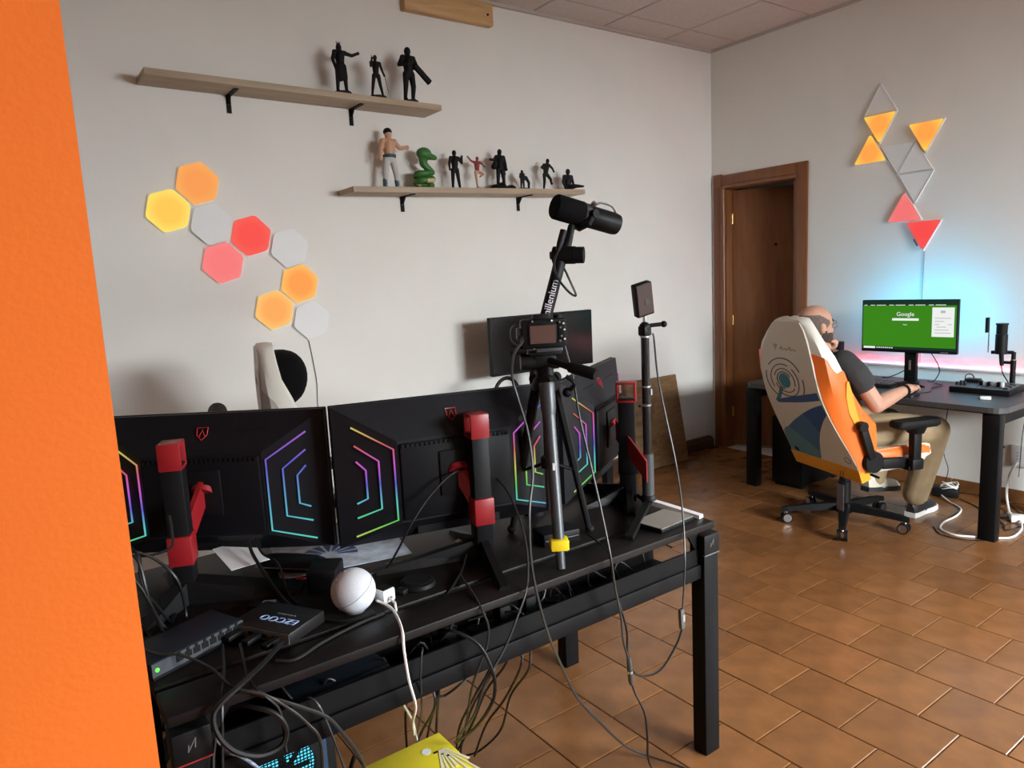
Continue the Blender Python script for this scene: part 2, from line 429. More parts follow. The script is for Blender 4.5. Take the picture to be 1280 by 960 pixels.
# board leaning on the back wall
bd = MB()
a = math.atan2(.12, .66)
bd.rect(-.27, .27, -.011, .011, 0, .67, RX(-a), .003)
bd.prism([(-.03, .0), (-.01, .03), (.0, .01), (.01, .05), (.02, .0), (.0, -.01)], -.0125, -.011, RX(-a) @ T(.02, 0, .17) @ RX(R(90)) @ RZ(R(30))) if False else None
o = tag(bd.build('wooden_board', BOARDWOOD), 'brown wooden board leaning on the wall beside the door', 'board'); o.location = (3.96, 3.628, .002)
mb = MB()
for q in ((-.02, .13, -.5), (.0, .15, .3), (.03, .13, .9)): mb.box((0, 0, 0), (.006, .003, .07), RX(-a) @ T(q[0]-.02, -.0115, q[1]+.05) @ RY(q[2]))
mb.build('carved_mark', mat('pale_scratch', (.35, .2, .08), .6), o, False)

# ---------------------------------------------------------------- light panels
PWHITE = mat('panel_body_white', (.72, .72, .70), .6)
PFACE = mat('panel_face_unlit', (.80, .795, .78), .7)
HEX = [('yellow', (.740, 1.855)), ('orange', (.886, 1.988)), ('off', (.931, 1.793)), ('red', (1.117, 1.736)), ('pink', (.966, 1.604)),
       ('off', (1.309, 1.672)), ('orange2', (1.347, 1.484)), ('orange3', (1.200, 1.353)), ('off', (1.394, 1.287))]
G = {'yellow': panel_glow_mat('glow_yellow', (1, .60, .10), (1, .86, .18), .125, 1.0),
     'orange': panel_glow_mat('glow_orange', (1, .36, .10), (1, .48, .13), .125, .95),
     'orange2': panel_glow_mat('glow_orange_b', (1, .36, .09), (1, .62, .16), .125, 1.0),
     'orange3': panel_glow_mat('glow_orange_c', (1, .42, .12), (1, .66, .20), .125, 1.0),
     'red': panel_glow_mat('glow_red', (1, .10, .085), (1, .16, .12), .125, .95),
     'pink': panel_glow_mat('glow_pink', (1, .22, .22), (1, .27, .25), .125, .95),
     'tri_o': panel_glow_mat('glow_tri_orange', (1, .36, .07), (1, .62, .09), .115, 1.05),
     'tri_pink': panel_glow_mat('glow_tri_pink', (1, .20, .20), (1, .25, .24), .115, .9),
     'tri_red': panel_glow_mat('glow_tri_red', (1, .085, .08), (1, .11, .10), .115, .95)}
HLAB = ['bright yellow glowing hexagon wall light, leftmost of the hexagon cluster', 'orange glowing hexagon wall light at the top of the hexagon cluster',
        'unlit white hexagon wall light between the yellow and the red hexagon', 'strong red glowing hexagon wall light in the middle of the cluster',
        'salmon pink glowing hexagon wall light below left of the red one', 'unlit white hexagon wall light right of the red hexagon',
        'orange glowing hexagon wall light, rightmost of the lit hexagons', 'pale orange glowing hexagon wall light, lowest of the lit hexagons',
        'unlit white hexagon wall light at the lower right end with a wire below']
hr = .112
# lattice: fit the nine measured centres with one hexagon size, pointing slightly turned
rot = R(16)
for (k, (x, z)), lab in zip(HEX, HLAB):
    t = thing('hexagon_light', lab, 'wall light', (x, YW, z), 0, 'hexagon light panels')
    P = [(hr*math.cos(rot+R(60*i)), hr*math.sin(rot+R(60*i))) for i in range(6)]
    def rounded(P, c, f):
        out = []
        for i in range(len(P)):
            a, b, d = Vector(P[i-1]), Vector(P[i]), Vector(P[(i+1) % len(P)])
            p, q = b+(a-b).normalized()*c, b+(d-b).normalized()*c
            for s_ in (0, .33, .67, 1):
                out.append(tuple(((1-s_)**2*p+2*s_*(1-s_)*b+s_*s_*q)*f))
        return out
    M = RX(R(90))
    MB().prism(P, .0, .006, M).build('back_plate', PWHITE, t, False)
    f = MB().prism(rounded(P, .018, .955), .006, .016, M).build('diffuser', PFACE if k == 'off' else G[k], t, False)

TRI = [('off', 1, (2.461, 2.445), 'unlit white triangle wall light at the very top of the triangle cluster'),
       ('tri_o', -1, (2.459, 2.318), 'orange glowing triangle wall light pointing down under the topmost blank one'),
       ('tri_o', 1, (2.517, 2.146), 'orange glowing triangle wall light pointing up, leftmost of the triangle cluster'),
       ('tri_o', -1, (2.174, 2.217), 'orange glowing triangle wall light pointing down on the right of the cluster'),
       ('off', -1, (2.344, 2.116), 'unlit white triangle wall light pointing down, uppermost of the blank middle three'),
       ('off', 1, (2.235, 2.052), 'unlit white triangle wall light pointing up, middle of the blank three'),
       ('off', -1, (2.229, 1.922), 'unlit white triangle wall light pointing down, lowest of the blank middle three'),
       ('tri_pink', 1, (2.289, 1.753), 'salmon pink glowing triangle wall light pointing up'),
       ('tri_red', -1, (2.171, 1.624), 'red glowing triangle wall light pointing down at the bottom of the cluster')]
def tri(s_, sgn): return [(s_*math.cos(R(90+120*i)), sgn*s_*math.sin(R(90+120*i))) for i in range(3)]
MT = Matrix(((0,0,-1,0), (-1,0,0,0), (0,1,0,0), (0,0,0,1)))   # panel plane -> wall facing -x
for k, sgn, (y, z), lab in TRI:
    t = thing('triangle_light', lab, 'wall light', (XW, y, z), 0, 'triangle light panels')
    fr = MB(); P = tri(.1235, sgn); Q = tri(.112, sgn)
    for i in range(3):
        a, b, c, d = P[i], P[(i+1) % 3], Q[(i+1) % 3], Q[i]
        fr.prism([a, b, c, d] if sgn > 0 else [d, c, b, a], 0, .014, MT)
    fr.build('frame', PWHITE, t, False)
    MB().prism(rounded(tri(.1215, sgn), .016, .975 if k == 'off' else .97), .004, .012 if k == 'off' else .026, MT).build('diffuser', PFACE if k == 'off' else G[k], t, False)
o = thing('light_controller', 'small white control box under the red triangle light', 'controller', (XW, 2.215, 1.555))
MB().box((-.008, 0, 0), (.016, .035, .10), RX(R(-28)), .003).build('housing', PWHITE, o)
MB().box((-.0165, 0, .0), (.002, .012, .05), RX(R(-28))).build('button_strip', GREYINK, o)

def cable(name, label, pts, r=.0028, m=None, group=None, k=5, n=6):
    return tag(MB().tube(spline(pts, k), r, n).build(name, m or CABLE), label, 'cable', group)
cable('light_cable', 'thin white wire running down from the triangle lights to the monitor', [(4.756, 2.165, 1.50), (4.755, 2.168, 1.35), (4.755, 2.17, 1.20), (4.754, 2.17, .80)], .0022, mat('grey_wire', (.30, .30, .30), .5))
cable('light_cable', 'thin grey wire running down the wall from the lowest hexagon light', [(1.368, 3.796, 1.19), (1.383, 3.795, 1.07), (1.394, 3.795, .936), (1.388, 3.795, .772), (1.385, 3.73, .10)], .0022, CABLEG)

# ---------------------------------------------------------------- the black gaming desk in front (seen from behind)
ZD = .735
desk = thing('gaming_desk', 'large black gaming desk in front carrying three monitors and a tripod', 'desk', (0, 0, 0))
DX0, DX1 = .155, 1.607
MB().rect(DX0, DX1, 1.405, 2.06, .715, ZD, None, .003).build('tabletop', DESKTOP, desk)
MB().rect(DX0, DX1, 1.283, 1.386, .715, ZD, None, .003).build('rear_flap', DESKTOP, desk)
MB().rect(DX0+.02, DX1-.02, 1.386, 1.405, .700, .712).build('slot_channel', BLACK, desk, False)
tray = MB().rect(.24, 1.575, 1.316, 1.322, .566, .650).build('cable_tray', BLACK, desk, False)
MB().rect(.235, 1.575, 1.306, 1.316, .562, .604, None, .003).build('tray_lip', BLACK, tray)
MB().rect(.24, 1.575, 1.322, 1.50, .562, .567).build('tray_floor', BLACK, tray, False)
MB().rect(.24, 1.575, 1.494, 1.50, .567, .66).build('tray_side', BLACK, tray, False)
for x0, x1, mir in ((1.575, 1.637, 1), (.160, .222, -1)):
    MB().rect(x0, x1, 1.295, 1.345, 0, .632, None, .003).build('leg', BLACK, desk)
    b = MB().rect(x0-.002, x1+.002, 1.292, 1.348, .634, .693, None, .003).build('corner_block', PLASTIC, desk)
    cx = (x0+x1)/2
    mb = MB(); mb.tube([(cx-.008, 1.2912, .655), (cx+.006, 1.2912, .678)], .0012, 4); mb.tube([(cx+.006, 1.2912, .678), (cx+.004, 1.2912, .66)], .0012, 4)
    mb.tube([(cx-.008, 1.2912, .655), (cx-.006, 1.2912, .668)], .0012, 4); mb.build('mark', GREYINK, b, False)
    MB().rect(x0-.001, x1+.001, 1.2915, 1.30, .632, .6345).build('red_line', REDLINE if mir < 0 else GREYINK, b, False)
    MB().rect(x0+.004, x1-.004, 1.348, 2.03, .67, .715).build('side_beam', BLACK, desk, False)
    g = MB(); gx = x0 if mir > 0 else x1
    g.prism([(gx, .632), (gx, .715), (gx-mir*.075, .715), (gx-mir*.045, .70)], 1.318, 1.326, Matrix(((1,0,0,0),(0,0,1,0),(0,1,0,0),(0,0,0,1)))); g.build('gusset', BLACK, desk, False)
    MB().rect(x0, x1, 1.945, 1.995, 0, .715, None, .003).build('leg', BLACK, desk)
MB().rect(.222, 1.575, 1.965, 1.99, .65, .715).build('front_beam', BLACK, desk, False)

# ---------------------------------------------------------------- three gaming monitors on red-accented stands
def rbm(n, kz, off): return rainbow_mat('rainbow_strip_'+n, kz, .0, off, .55)
RB = [(rbm('a', 3.3, .83), rbm('b', 1.0, .62)), (rbm('c', 3.3, .73), rbm('d', -3.3, .08)), (rbm('e', 3.3, .75), rbm('f', -3.3, .3))]
REDLOGO = mat('red_emblem', (.42, .02, .025), .4)
def strip(pts, side):
    y = lambda x: -.052*(.307-abs(x))/.152-.0035
    return MB().tube([(side*x, y(x), z) for x, z in pts], .0023, 6)
def gaming_monitor(label, mx, my, mz, a, col, feet, rb, ang_c, shift=(0, 0), clamp=True):
    t = thing('gaming_monitor', label, 'monitor', (col[0], col[1], ZD), 0, 'gaming monitors with light strips')
    cx, cy = col
    # panel
    W_, H_ = .307, .1835
    sh = MB()
    o4 = [(-W_, 0, -H_), (W_, 0, -H_), (W_, 0, H_), (-W_, 0, H_)]; i4 = [(-.155, -.052, -.128), (.155, -.052, -.128), (.155, -.052, .088), (-.155, -.052, .088)]
    bk = [(x, .012, z) for x, _, z in o4]
    sh.add(o4+i4+bk, [(0,1,5,4), (1,2,6,5), (2,3,7,6), (3,0,4,7), (4,5,6,7), (0,3,11,8), (1,0,8,9), (2,1,9,10), (3,2,10,11), (8,11,10,9)])
    p = sh.build('back_shell', DARKPL, t, False); p.location = (mx-cx, my-cy, mz-ZD); p.rotation_euler = (0, 0, a)
    MB().rect(-W_-.002, W_+.002, .012, .022, -H_-.002, H_+.002, None, .002).build('bezel', PLASTIC, p)
    MB().rect(-W_+.006, W_-.006, .0222, .0235, -H_+.012, H_-.006).build('screen', SCREENOFF, p, False)
    MB().rect(-.150, .150, -.060, -.05, -.122, .080, None, .004).build('centre_plate', DARKPL2, p)
    MB().rect(-.05, .05, -.066, -.058, -.07, .05, None, .006).build('mount_plate', PLASTIC, p)
    for k in range(24):
        x = -.143+k*.0124
        if k == 0: sl = MB().rect(-.0032, .0032, -.0035, .0035, -.004, .004).mesh('vent_slot'); sl.materials.append(RUBBER)
        q = bpy.data.objects.new('vent_slot', sl); COL.objects.link(q); q.parent = p; q.location = (x, -.0605, .0735)
    for sx in (-1, 1):
        for k in range(10):
            if k == 0 and sx == -1: s2 = MB().box((0, 0, 0), (.003, .003, .024), RY(R(35))).mesh('louvre'); s2.materials.append(PLASTIC)
            q = bpy.data.objects.new('louvre', s2); COL.objects.link(q); q.parent = p; q.location = (sx*(.065+k*.0115), -.0225, .1325)
    for sx in (-1, 1):
        for pts in ([(.262, .130), (.165, .068), (.165, -.118), (.268, -.155)], [(.258, .083), (.202, .040), (.202, -.085), (.262, -.106)], [(.256, .042), (.234, .018), (.234, -.056), (.260, -.068)]):
            strip(pts, sx).build('light_strip', RB[rb][0 if sx < 0 else 1], p)
    # red shield emblem with a letter A
    e = MB(); ez = .137; ey = -.026
    sd = [(-.014, .015), (.014, .015), (.013, -.004), (.0, -.018), (-.013, -.004)]
    M = T(0, ey, ez) @ RX(R(-28))
    e.tube([(x, -.002, z) for x, z in sd], .0016, 5, M, True)
    e.tube([(-.007, -.002, -.007), (0, -.002, .009), (.007, -.002, -.007)], .0015, 5, M); e.build('emblem', REDLOGO, p)
    for x, w_, m_ in ((-.02, .022, WHITEINK), (.015, .014, REDLOGO), (.05, .03, GREYINK), (.075, .016, WHITEINK)):
        MB().box((x, -.0275, -.158), (w_, .003, .009), RX(R(0))).build('port_label', m_, p, False)
    MB().rect(-.11, .12, -.03, -.02, -.172, -.148).build('port_bay', RUBBER, p, False)
    # stand
    Mc = RZ(ang_c)
    c = MB().box((0, 0, .165), (.046, .052, .33), Mc, .003).build('stand_column', PLASTIC, t)
    hd = MB()
    hd.box((0, 0, .378), (.05, .062, .007), Mc, .002); hd.box((0, -.0278, .350), (.05, .0065, .062), Mc, .002); hd.box((0, .0278, .350), (.05, .0065, .062), Mc, .002); hd.box((0, 0, .3215), (.05, .062, .007), Mc, .002)
    hd.build('carry_handle', RED, c)
    MB().box((0, -.002, .125), (.054, .062, .070), Mc, .003).build('clamp', RED if clamp else PLASTIC, c)
    d = Vector((mx-cx, my-cy, mz-ZD)); n = Vector((math.sin(a), -math.cos(a), 0)); mt = d+n*.064+Vector((0, 0, -.01)); r_ = Vector((0, 0, .125))
    sd_ = Vector((math.cos(a), math.sin(a), 0))*.006; sh_ = Vector((shift[0], shift[1], 0)); r_ = r_+sh_; mt_ = mt+sh_*.25
    ar = MB(); up = Vector((0, 0, .033)); vs = []
    for P_, s_ in ((r_, 1), (mt_, 1)):
        for q in (-1, 1):
            for h in (-1, 1): vs.append(tuple(P_+sd_*q+up*h))
    ar.add(vs, [(0,1,3,2), (4,6,7,5), (0,4,5,1), (2,3,7,6), (0,2,6,4), (1,5,7,3)]); ar.build('arm', RED, t, False)
    MB().cyl(mt, d+n*.055, .028, n=16).build('mount_hub', RED, t)
    for i, (fx, fy, wd) in enumerate(feet):
        v = Vector((fx-cx, fy-cy, 0)); L_ = v.length; Mf = RZ(math.atan2(v.y, v.x))
        mb = MB(); mb.loft([[(q, -wd/2, 0.0), (q, wd/2, 0.0), (q, wd*.32, h), (q, -wd*.32, h)] for q, h in ((-.01, .05), (.03, .046), (L_*.6, .024), (L_, .009))]); 
        f_ = mb.build('foot', PLASTIC, t, False); f_.rotation_euler = (0, 0, math.atan2(v.y, v.x))
        if i == 1: MB().box((L_*.5, -wd*.52, .012), (L_*.8, .003, .006)).build('metal_edge', GREYTUBE, f_, False)
    return t
gaming_monitor('black curved gaming monitor on the left, partly behind the orange wall', .411, 1.944, .963, R(-37), (.296, 1.79), [(.53, 1.655, .085), (.17, 1.66, .05), (.30, 1.99, .05)], 0, R(-22))
gaming_monitor('black gaming monitor in the middle seen from behind between the other two', .95, 1.632, .972, R(-13.5), (.972, 1.53), [(.887, 1.312, .03), (.70, 1.612, .035), (1.0, 1.73, .03)], 1, R(-14))
gaming_monitor('black gaming monitor on the right turned away behind the tripod', 1.571, 1.749, .964, R(31), (1.578, 1.598), [(1.41, 1.63, .03), (1.55, 1.86, .03), (1.47, 1.48, .03)], 2, R(42), (-.048, -.128), False)

# ultrawide monitor with a dark screen in front of the back wall, on its own table
tb = thing('side_table', 'plain dark table against the back wall behind the gaming monitors', 'table', (2.60, 3.46, 0))
MB().rect(-.42, .42, -.30, .30, .70, .725, None, .003).build('tabletop', DESKTOP, tb)
for x in (-.38, .38):
    for y in (-.26, .26): MB().rect(x-.025, x+.025, y-.025, y+.025, 0, .70).build('leg', BLACK, tb, False)
uw = thing('ultrawide_monitor', 'wide black monitor with a dark screen in front of the back wall', 'monitor', (2.752, 3.50, .725))
p = MB().rect(-.40, .40, -.012, .022, .158, .508, None, .004).build('housing', PLASTIC, uw)
MB().rect(-.394, .394, -.0135, -.0115, .176, .502).build('screen', SCREENOFF, uw, False)
MB().rect(-.03, .03, .022, .06, .0, .36, None, .004).build('stand_neck', PLASTIC, uw)
MB().rect(-.13, .13, -.09, .13, 0, .012, None, .004).build('stand_foot', PLASTIC, uw)
hp = thing('headphones', 'black headphones lying upright on the table below the wide monitor', 'headphones', (2.33, 3.32, .725))
mb = MB(); mb.tube([(.085*math.cos(R(q)), 0, .07+.10*math.sin(R(q))) for q in range(0, 181, 15)], .011, 8); mb.build('headband', PLASTIC, hp)
for s_ in (-1, 1): MB().cyl((s_*.07, 0, .06), (s_*.10, 0, .06), .045, .038, 18).build('ear_cup', RUBBER, hp)

# ---------------------------------------------------------------- things on the front desk
def at(x, y, z=ZD): return (x, y, z)
sw = thing('network_switch', 'dark blue network switch with a green light at the desk edge', 'network switch', (.232, 1.518, ZD), R(22.4))
SWM = mat('switch_steel', (.010, .014, .021), .5, spec=.25)
MB().box((0, 0, .020), (.205, .105, .028), None, .002).build('case', SWM, sw)
fp = MB().box((0, -.0535, .020), (.203, .003, .026), None).build('front_panel', mat('switch_front', (.05, .055, .065), .5), sw, False)
for k in range(8):
    q = MB(); x = -.045+k*.0185; q.box((x, -.0553, .0215), (.0145, .002, .0125)); q.box((x, -.0553, .0305), (.006, .002, .006)); q.build('port', RUBBER, fp, False)
MB().cyl((-.092, -.0545, .020), (-.092, -.057, .020), .004, n=10).build('power_light', glow_mat('green_led', (.15, 1, .1), 1.6), fp)
MB().box((0, -.05, .003), (.2, .006, .006)).build('vent_rail', RUBBER, sw, False)

ez = thing('video_splitter', 'flat black splitter box with pale blue lettering beside the switch', 'splitter', (.412, 1.481, ZD), R(-59.4))
MB().box((0, 0, .016), (.160, .110, .026), None, .002).build('case', mat('splitter_metal', (.014, .013, .013), .4, metal=.2), ez)
MB().box((0, -.0555, .016), (.156, .002, .022)).build('front_panel', mat('splitter_front', (.12, .12, .12), .4), ez, False)
text('EZCOO', .028, BLUEINK, ez, T(.015, -.012, .0295) @ RZ(R(180)))
text('4K HDMI SPLITTER', .006, GREYINK, ez, T(.015, .012, .0295) @ RZ(R(180)))
for k in range(4): MB().box((-.05+k*.032, -.0575, .016), (.016, .004, .007)).build('socket', RUBBER, ez, False)
for k in range(3):
    MB().box((-.05+k*.05, -.078, .016), (.02, .04, .012), None, .003).build('plug', PLASTIC, ez)

gl = thing('smart_speaker', 'round white ball speaker standing at the edge of the desk slot', 'speaker', (.574, 1.452, ZD))
Mg = T(0, 0, .048) @ RX(R(-6)) @ RY(R(-32))
prof = [(.0495*math.sin(R(a_)), .0495*math.cos(R(a_))) for a_ in range(2, 91, 8)]
MB().lathe([(r_, z) for r_, z in reversed(prof)], 32, Mg).build('fabric_dome', mat('speaker_fabric', (.62, .64, .68), .8, bump=.5, bscale=700, var=.06, scale=300), gl)
MB().lathe([(r_, -z) for r_, z in prof if z > -1], 32, Mg).build('lower_shell', mat('speaker_shell', (.70, .74, .80), .4), gl)
MB().lathe([(.0488, -.0006), (.0499, -.0006), (.0499, .0006), (.0488, .0006)], 32, Mg).build('seam', GREYINK, gl)
for q in (-.012, .012): MB().box((q, 0, .0495), (.007, .007, .002), Mg, .0008).build('button', GREYINK, gl)
MB().cyl((0, 0, 0), (0, 0, .004), .022, n=20).build('base_ring', GREYINK, gl)

ub = thing('usb_charger', 'small white charger cube with a black top beside the ball speaker', 'charger', (.648, 1.452, ZD), R(15))
MB().box((0, 0, .016), (.036, .036, .032), None, .005).build('body', WHITEPL, ub)
MB().box((0, 0, .0325), (.028, .028, .002)).build('top_face', PLASTIC, ub, False)
MB().box((.0, -.019, .012), (.012, .002, .006)).build('usb_socket', GREYINK, ub, False)

pb = thing('power_brick', 'black power adapter block with a red wire behind the ball speaker', 'power adapter', (.572, 1.615, ZD), R(-35))
MB().box((0, 0, .03), (.072, .085, .060), RX(R(0)), .006).build('body', PLASTIC, pb)
MB().box((0, -.043, .03), (.05, .001, .03)).build('rating_label', RUBBER, pb, False)
MB().tube(spline([(-.035, .0, .02), (-.06, -.01, .03), (-.075, .02, .02), (-.06, .05, .006)]), .0025, 6).build('red_wire', mat('red_wire', (.4, .02, .02), .4), pb)

cs = thing('glasses_case', 'long black hard case lying in front of the left monitor', 'case', (.545, 1.775, ZD), R(-48))
mb = MB(); mb.loft([[(x, .038*k*math.cos(R(q)), .022+.022*k*math.sin(R(q))) for q in range(0, 360, 30)] for x, k in ((-.085, .45), (-.08, .75), (-.06, .95), (0, 1), (.06, .95), (.08, .75), (.085, .45))])
mb.build('shell', PLASTIC, cs); MB().box((0, 0, .022), (.168, .0775, .0015)).build('seam', GREYINK, cs, False)

pp = MB().rect(-.048, .048, -.07, .07, 0, .0012, RX(R(7)))
o = tag(pp.build('paper_note', mat('paper', (.75, .76, .76), .8), None, False), 'white paper note lying below the left monitor', 'paper'); o.location = (.437, 1.84, .79); o.rotation_euler = (0, 0, R(4))

mt = thing('printed_mat', 'pale blue desk mat with dark blue fan print behind the left monitor', 'desk mat', (.70, 1.865, ZD), R(-12))
MB().rect(-.17, .17, -.17, .17, 0, .003, None, .001).build('mat', mat('mat_fabric', (.38, .42, .49), .85, var=.3, scale=25), mt)
mb = MB()
for k in range(9):
    q = R(-10+k*24); v = Vector((math.cos(q), math.sin(q))); u_ = Vector((-v.y, v.x)); c0 = Vector((-.03, -.06))
    P = [c0+v*.022-u_*.002, c0+v*.075-u_*.011, c0+v*.075+u_*.011, c0+v*.022+u_*.002]
    mb.prism([tuple(z) for z in P], .003, .0036)
mb.build('print', mat('navy_print', (.03, .05, .15), .8), mt, False)

tb_ = thing('tablet', 'thin beige covered tablet lying at the right end of the desk', 'tablet', (1.49, 1.372, ZD), R(5))
MB().box((0, 0, .006), (.150, .105, .012), None, .003).build('body', PLASTIC, tb_)
MB().box((0, 0, .0125), (.146, .101, .002), None).build('cover', mat('beige_cover', (.28, .255, .22), .6, var=.05), tb_, False)

bx = thing('black_box', 'small black plastic box standing under the tripod', 'box', (1.178, 1.478, ZD), R(-12))
MB().box((0, 0, .0175), (.11, .075, .035), None, .004).build('case', PLASTIC, bx)
MB().box((0, -.038, .0175), (.10, .001, .002)).build('seam', GREYINK, bx, False)
gb = thing('retail_box', 'black carton with white GO lettering behind the tripod', 'carton', (1.455, 1.80, ZD), R(20))
MB().box((0, 0, .0175), (.15, .09, .035), None, .002).build('carton', PLASTIC, gb)
text('GO 2', .04, WHITEINK, gb, T(0, -.0, .0358) @ RZ(0))
for i, (x, y, z, dx, dy, rz, m_, lab) in enumerate([
        (.968, 1.635, .738, .018, .035, 20, mat('cream_slip', (.8, .75, .55), .8), 'small cream paper slip on the desk right of the middle stand'),
        (1.02, 1.645, .738, .012, .05, -25, mat('yellow_slip', (.75, .8, .2), .8), 'small yellow green paper slip beside the tripod leg'),
        (.912, 1.598, .738, .034, .016, 10, mat('orange_slip', (.85, .45, .12), .8), 'small orange paper slip behind the middle stand')]):
    q = MB(); q.add([(-dx/2, -dy/2, 0), (dx/2, -dy/2, 0), (dx/2, dy/2, .006), (-dx/2, dy/2, .004), (-dx/2, -dy/2, .0008), (dx/2, -dy/2, .0008), (dx/2, dy/2, .0068), (-dx/2, dy/2, .0048)],
                    [(0,3,2,1), (4,5,6,7), (0,1,5,4), (1,2,6,5), (2,3,7,6), (3,0,4,7)])
    o = tag(q.build('paper_slip', m_, None, False), lab, 'paper'); o.location = (x, y, z); o.rotation_euler = (0, 0, R(rz))
pk = thing('puck_light', 'flat round black puck lying on the desk left of the middle stand', 'puck', (.745, 1.475, ZD))
MB().lathe([(.0, 0), (.042, 0), (.044, .004), (.042, .012), (.036, .015), (0, .015)], 28).build('body', PLASTIC, pk)
MB().lathe([(.030, .0152), (.034, .0152), (.034, .016), (.030, .016)], 28).build('ring', RUBBER, pk)
dk = thing('usb_dongle', 'small dark square adapter beside the white charger cube', 'adapter', (.70, 1.462, ZD), R(30))
MB().box((0, 0, .006), (.032, .024, .012), None, .003).build('body', PLASTIC, dk); MB().box((.02, 0, .006), (.01, .012, .005)).build('connector', GREYTUBE, dk, False)
ph = thing('flat_device', 'thin black device lying in front of the left monitor foot', 'device', (.425, 1.615, ZD), R(-30))
MB().box((0, 0, .005), (.075, .03, .010), None, .003).build('body', PLASTIC, ph); MB().box((.01, 0, .0102), (.03, .015, .001)).build('display', GREYINK, ph, False)

# tripod with the camera
tp = thing('tripod', 'tall black camera tripod with a grey front leg and yellow clamp on the desk', 'tripod', (1.150, 1.462, ZD))
ap = Vector((0, 0, .435))
feet = [Vector((1.062-1.15, 1.318-1.462, 0)), Vector((1.123-1.15, 1.611-1.462, 0)), Vector((1.283-1.15, 1.458-1.462, 0))]
for i, f_ in enumerate(feet):
    h = ap+f_.normalized()*.032; dr = (f_-h)
    if i == 0:
        lg = MB().tube([h+Vector((0, 0, .012)), h+dr*.12, h+dr*.16], [.021, .020, .0165], 16).build('leg', GREYTUBE, tp)
        MB().tube([h+dr*.16, h+dr*.84], [.0162, .0145], 16).build('leg_tube', GREYTUBE, lg)
        MB().tube([h+dr*.84, h+dr], [.0125, .0115], 14).build('foot_tube', GREYTUBE, lg)
        c_ = h+dr*.865; k = MB(); k.box((0, 0, 0), (.046, .040, .028), T(*c_) @ RZ(R(-32)), .004); k.build('yellow_clamp', YELLOW, lg)
        q = h+dr*.45; MB().box((0, -.0158, 0), (.006, .002, .03), T(*q) @ RZ(R(-32))).build('label', WHITEINK, lg, False)
    else:
        lg = MB().tube([h, h+dr*.55], [.014, .013], 8).build('leg', PLASTIC, tp)
        MB().tube([h+dr*.55, h+dr*.97], [.0095, .009], 8).build('leg_tube', PLASTIC, lg)
        MB().sphere(f_+Vector((0, 0, .012)), (.013, .013, .012)).build('rubber_foot', RUBBER, lg)
    mid = h+dr*.55
    MB().tube([Vector((0, 0, .23)), mid*.98], .0045, 6).build('brace', BLACK, tp)
    MB().cyl(h+Vector((-.012, -.008, .018)), h+Vector((.012, .008, .018)), .015, n=12).build('hinge', PLASTIC, tp)
MB().cyl((0, 0, .10), (0, 0, .44), .0115, n=14).build('centre_column', GREYTUBE, tp)
MB().lathe([(.0, .215), (.02, .215), (.022, .225), (.02, .245), (0, .245)], 16).build('brace_collar', PLASTIC, tp)
MB().lathe([(0, .425), (.034, .425), (.036, .44), (.03, .456), (.022, .465), (0, .465)], 20).build('crown', PLASTIC, tp)
hd = MB().lathe([(0, .463), (.024, .463), (.024, .480), (.018, .488), (.018, .512), (0, .512)], 18).build('pan_head', PLASTIC, tp)
MB().box((0, 0, .503), (.06, .045, .03), RZ(R(-30)), .006).build('tilt_block', PLASTIC, hd)
MB().cyl((-.055, .03, .50), (.03, -.02, .50), .021, n=14).build('tilt_knob', PLASTIC, hd)
MB().box((0, 0, .524), (.085, .055, .012), RZ(R(-30)), .003).build('quick_release_plate', PLASTIC, hd)
MB().tube([(-.075, .045, .535), (-.04, .02, .53)], [.012, .013], 10).build('knob', RUBBER, hd)
MB().tube([(0, -.02, .505), (.012, -.07, .492), (.026, -.112, .482)], [.008, .009, .012], 12).build('handle_rod', PLASTIC, hd)
MB().tube([(.016, -.085, .489), (.036, -.150, .474), (.038, -.157, .472)], [.0145, .0155, .013], 14).build('handle_grip', RUBBER, hd)
MB().tube(spline([(.034, -.045, .46), (.05, -.06, .44), (.045, -.035, .415)]), .006, 8).build('friction_lever', PLASTIC, tp)
MB().sphere((.045, -.035, .415), .013).build('lever_knob', RUBBER, tp)

cm = thing('camera', 'black mirrorless camera with its rear screen toward us on the tripod', 'camera', (1.150, 1.462, ZD+.530), R(-30))
bd = MB().box((0, 0, .044), (.118, .045, .074), None, .007).build('body', PLASTIC, cm)
MB().box((-.004, -.0235, .042), (.075, .004, .054), None, .002).build('screen_frame', PLASTIC, cm)
MB().box((-.004, -.0258, .042), (.066, .001, .046)).build('screen', mat('camera_screen', (.10, .055, .045), .12), cm, False)
MB().box((.046, -.024, .05), (.024, .008, .05), None, .004).build('thumb_grip', RUBBER, cm)
MB().cyl((0, .022, .045), (0, .095, .045), .034, .032, 24).build('lens', PLASTIC, cm)
MB().box((-.005, -.005, .086), (.045, .035, .014), None, .004).build('viewfinder_hump', PLASTIC, cm)
MB().cyl((.04, 0, .081), (.04, 0, .090), .012, n=16).build('mode_dial', RUBBER, cm)
for k, (x, z) in enumerate(((.040, .072), (.050, .068), (.042, .058), (.052, .052), (.044, .036), (.052, .028), (.040, .024), (.02, .0765), (-.03, .0765))):
    MB().cyl((x, -.027, z), (x, -.030, z), .0026, n=8).build('button', WHITEINK if k % 2 else SILVER, cm)
MB().box((-.064, -.004, .045), (.012, .02, .03), None, .003).build('hdmi_plug', GREYTUBE, cm)
MB().tube(spline([(-.062, 0, .075), (-.085, -.005, .06), (-.085, -.005, .03), (-.07, -.005, .015)]), .003, 6).build('strap_loop', CABLE, cm)
MB().box((.01, -.012, .002), (.07, .05, .010), None, .003).build('base_plate', GREYTUBE, cm)

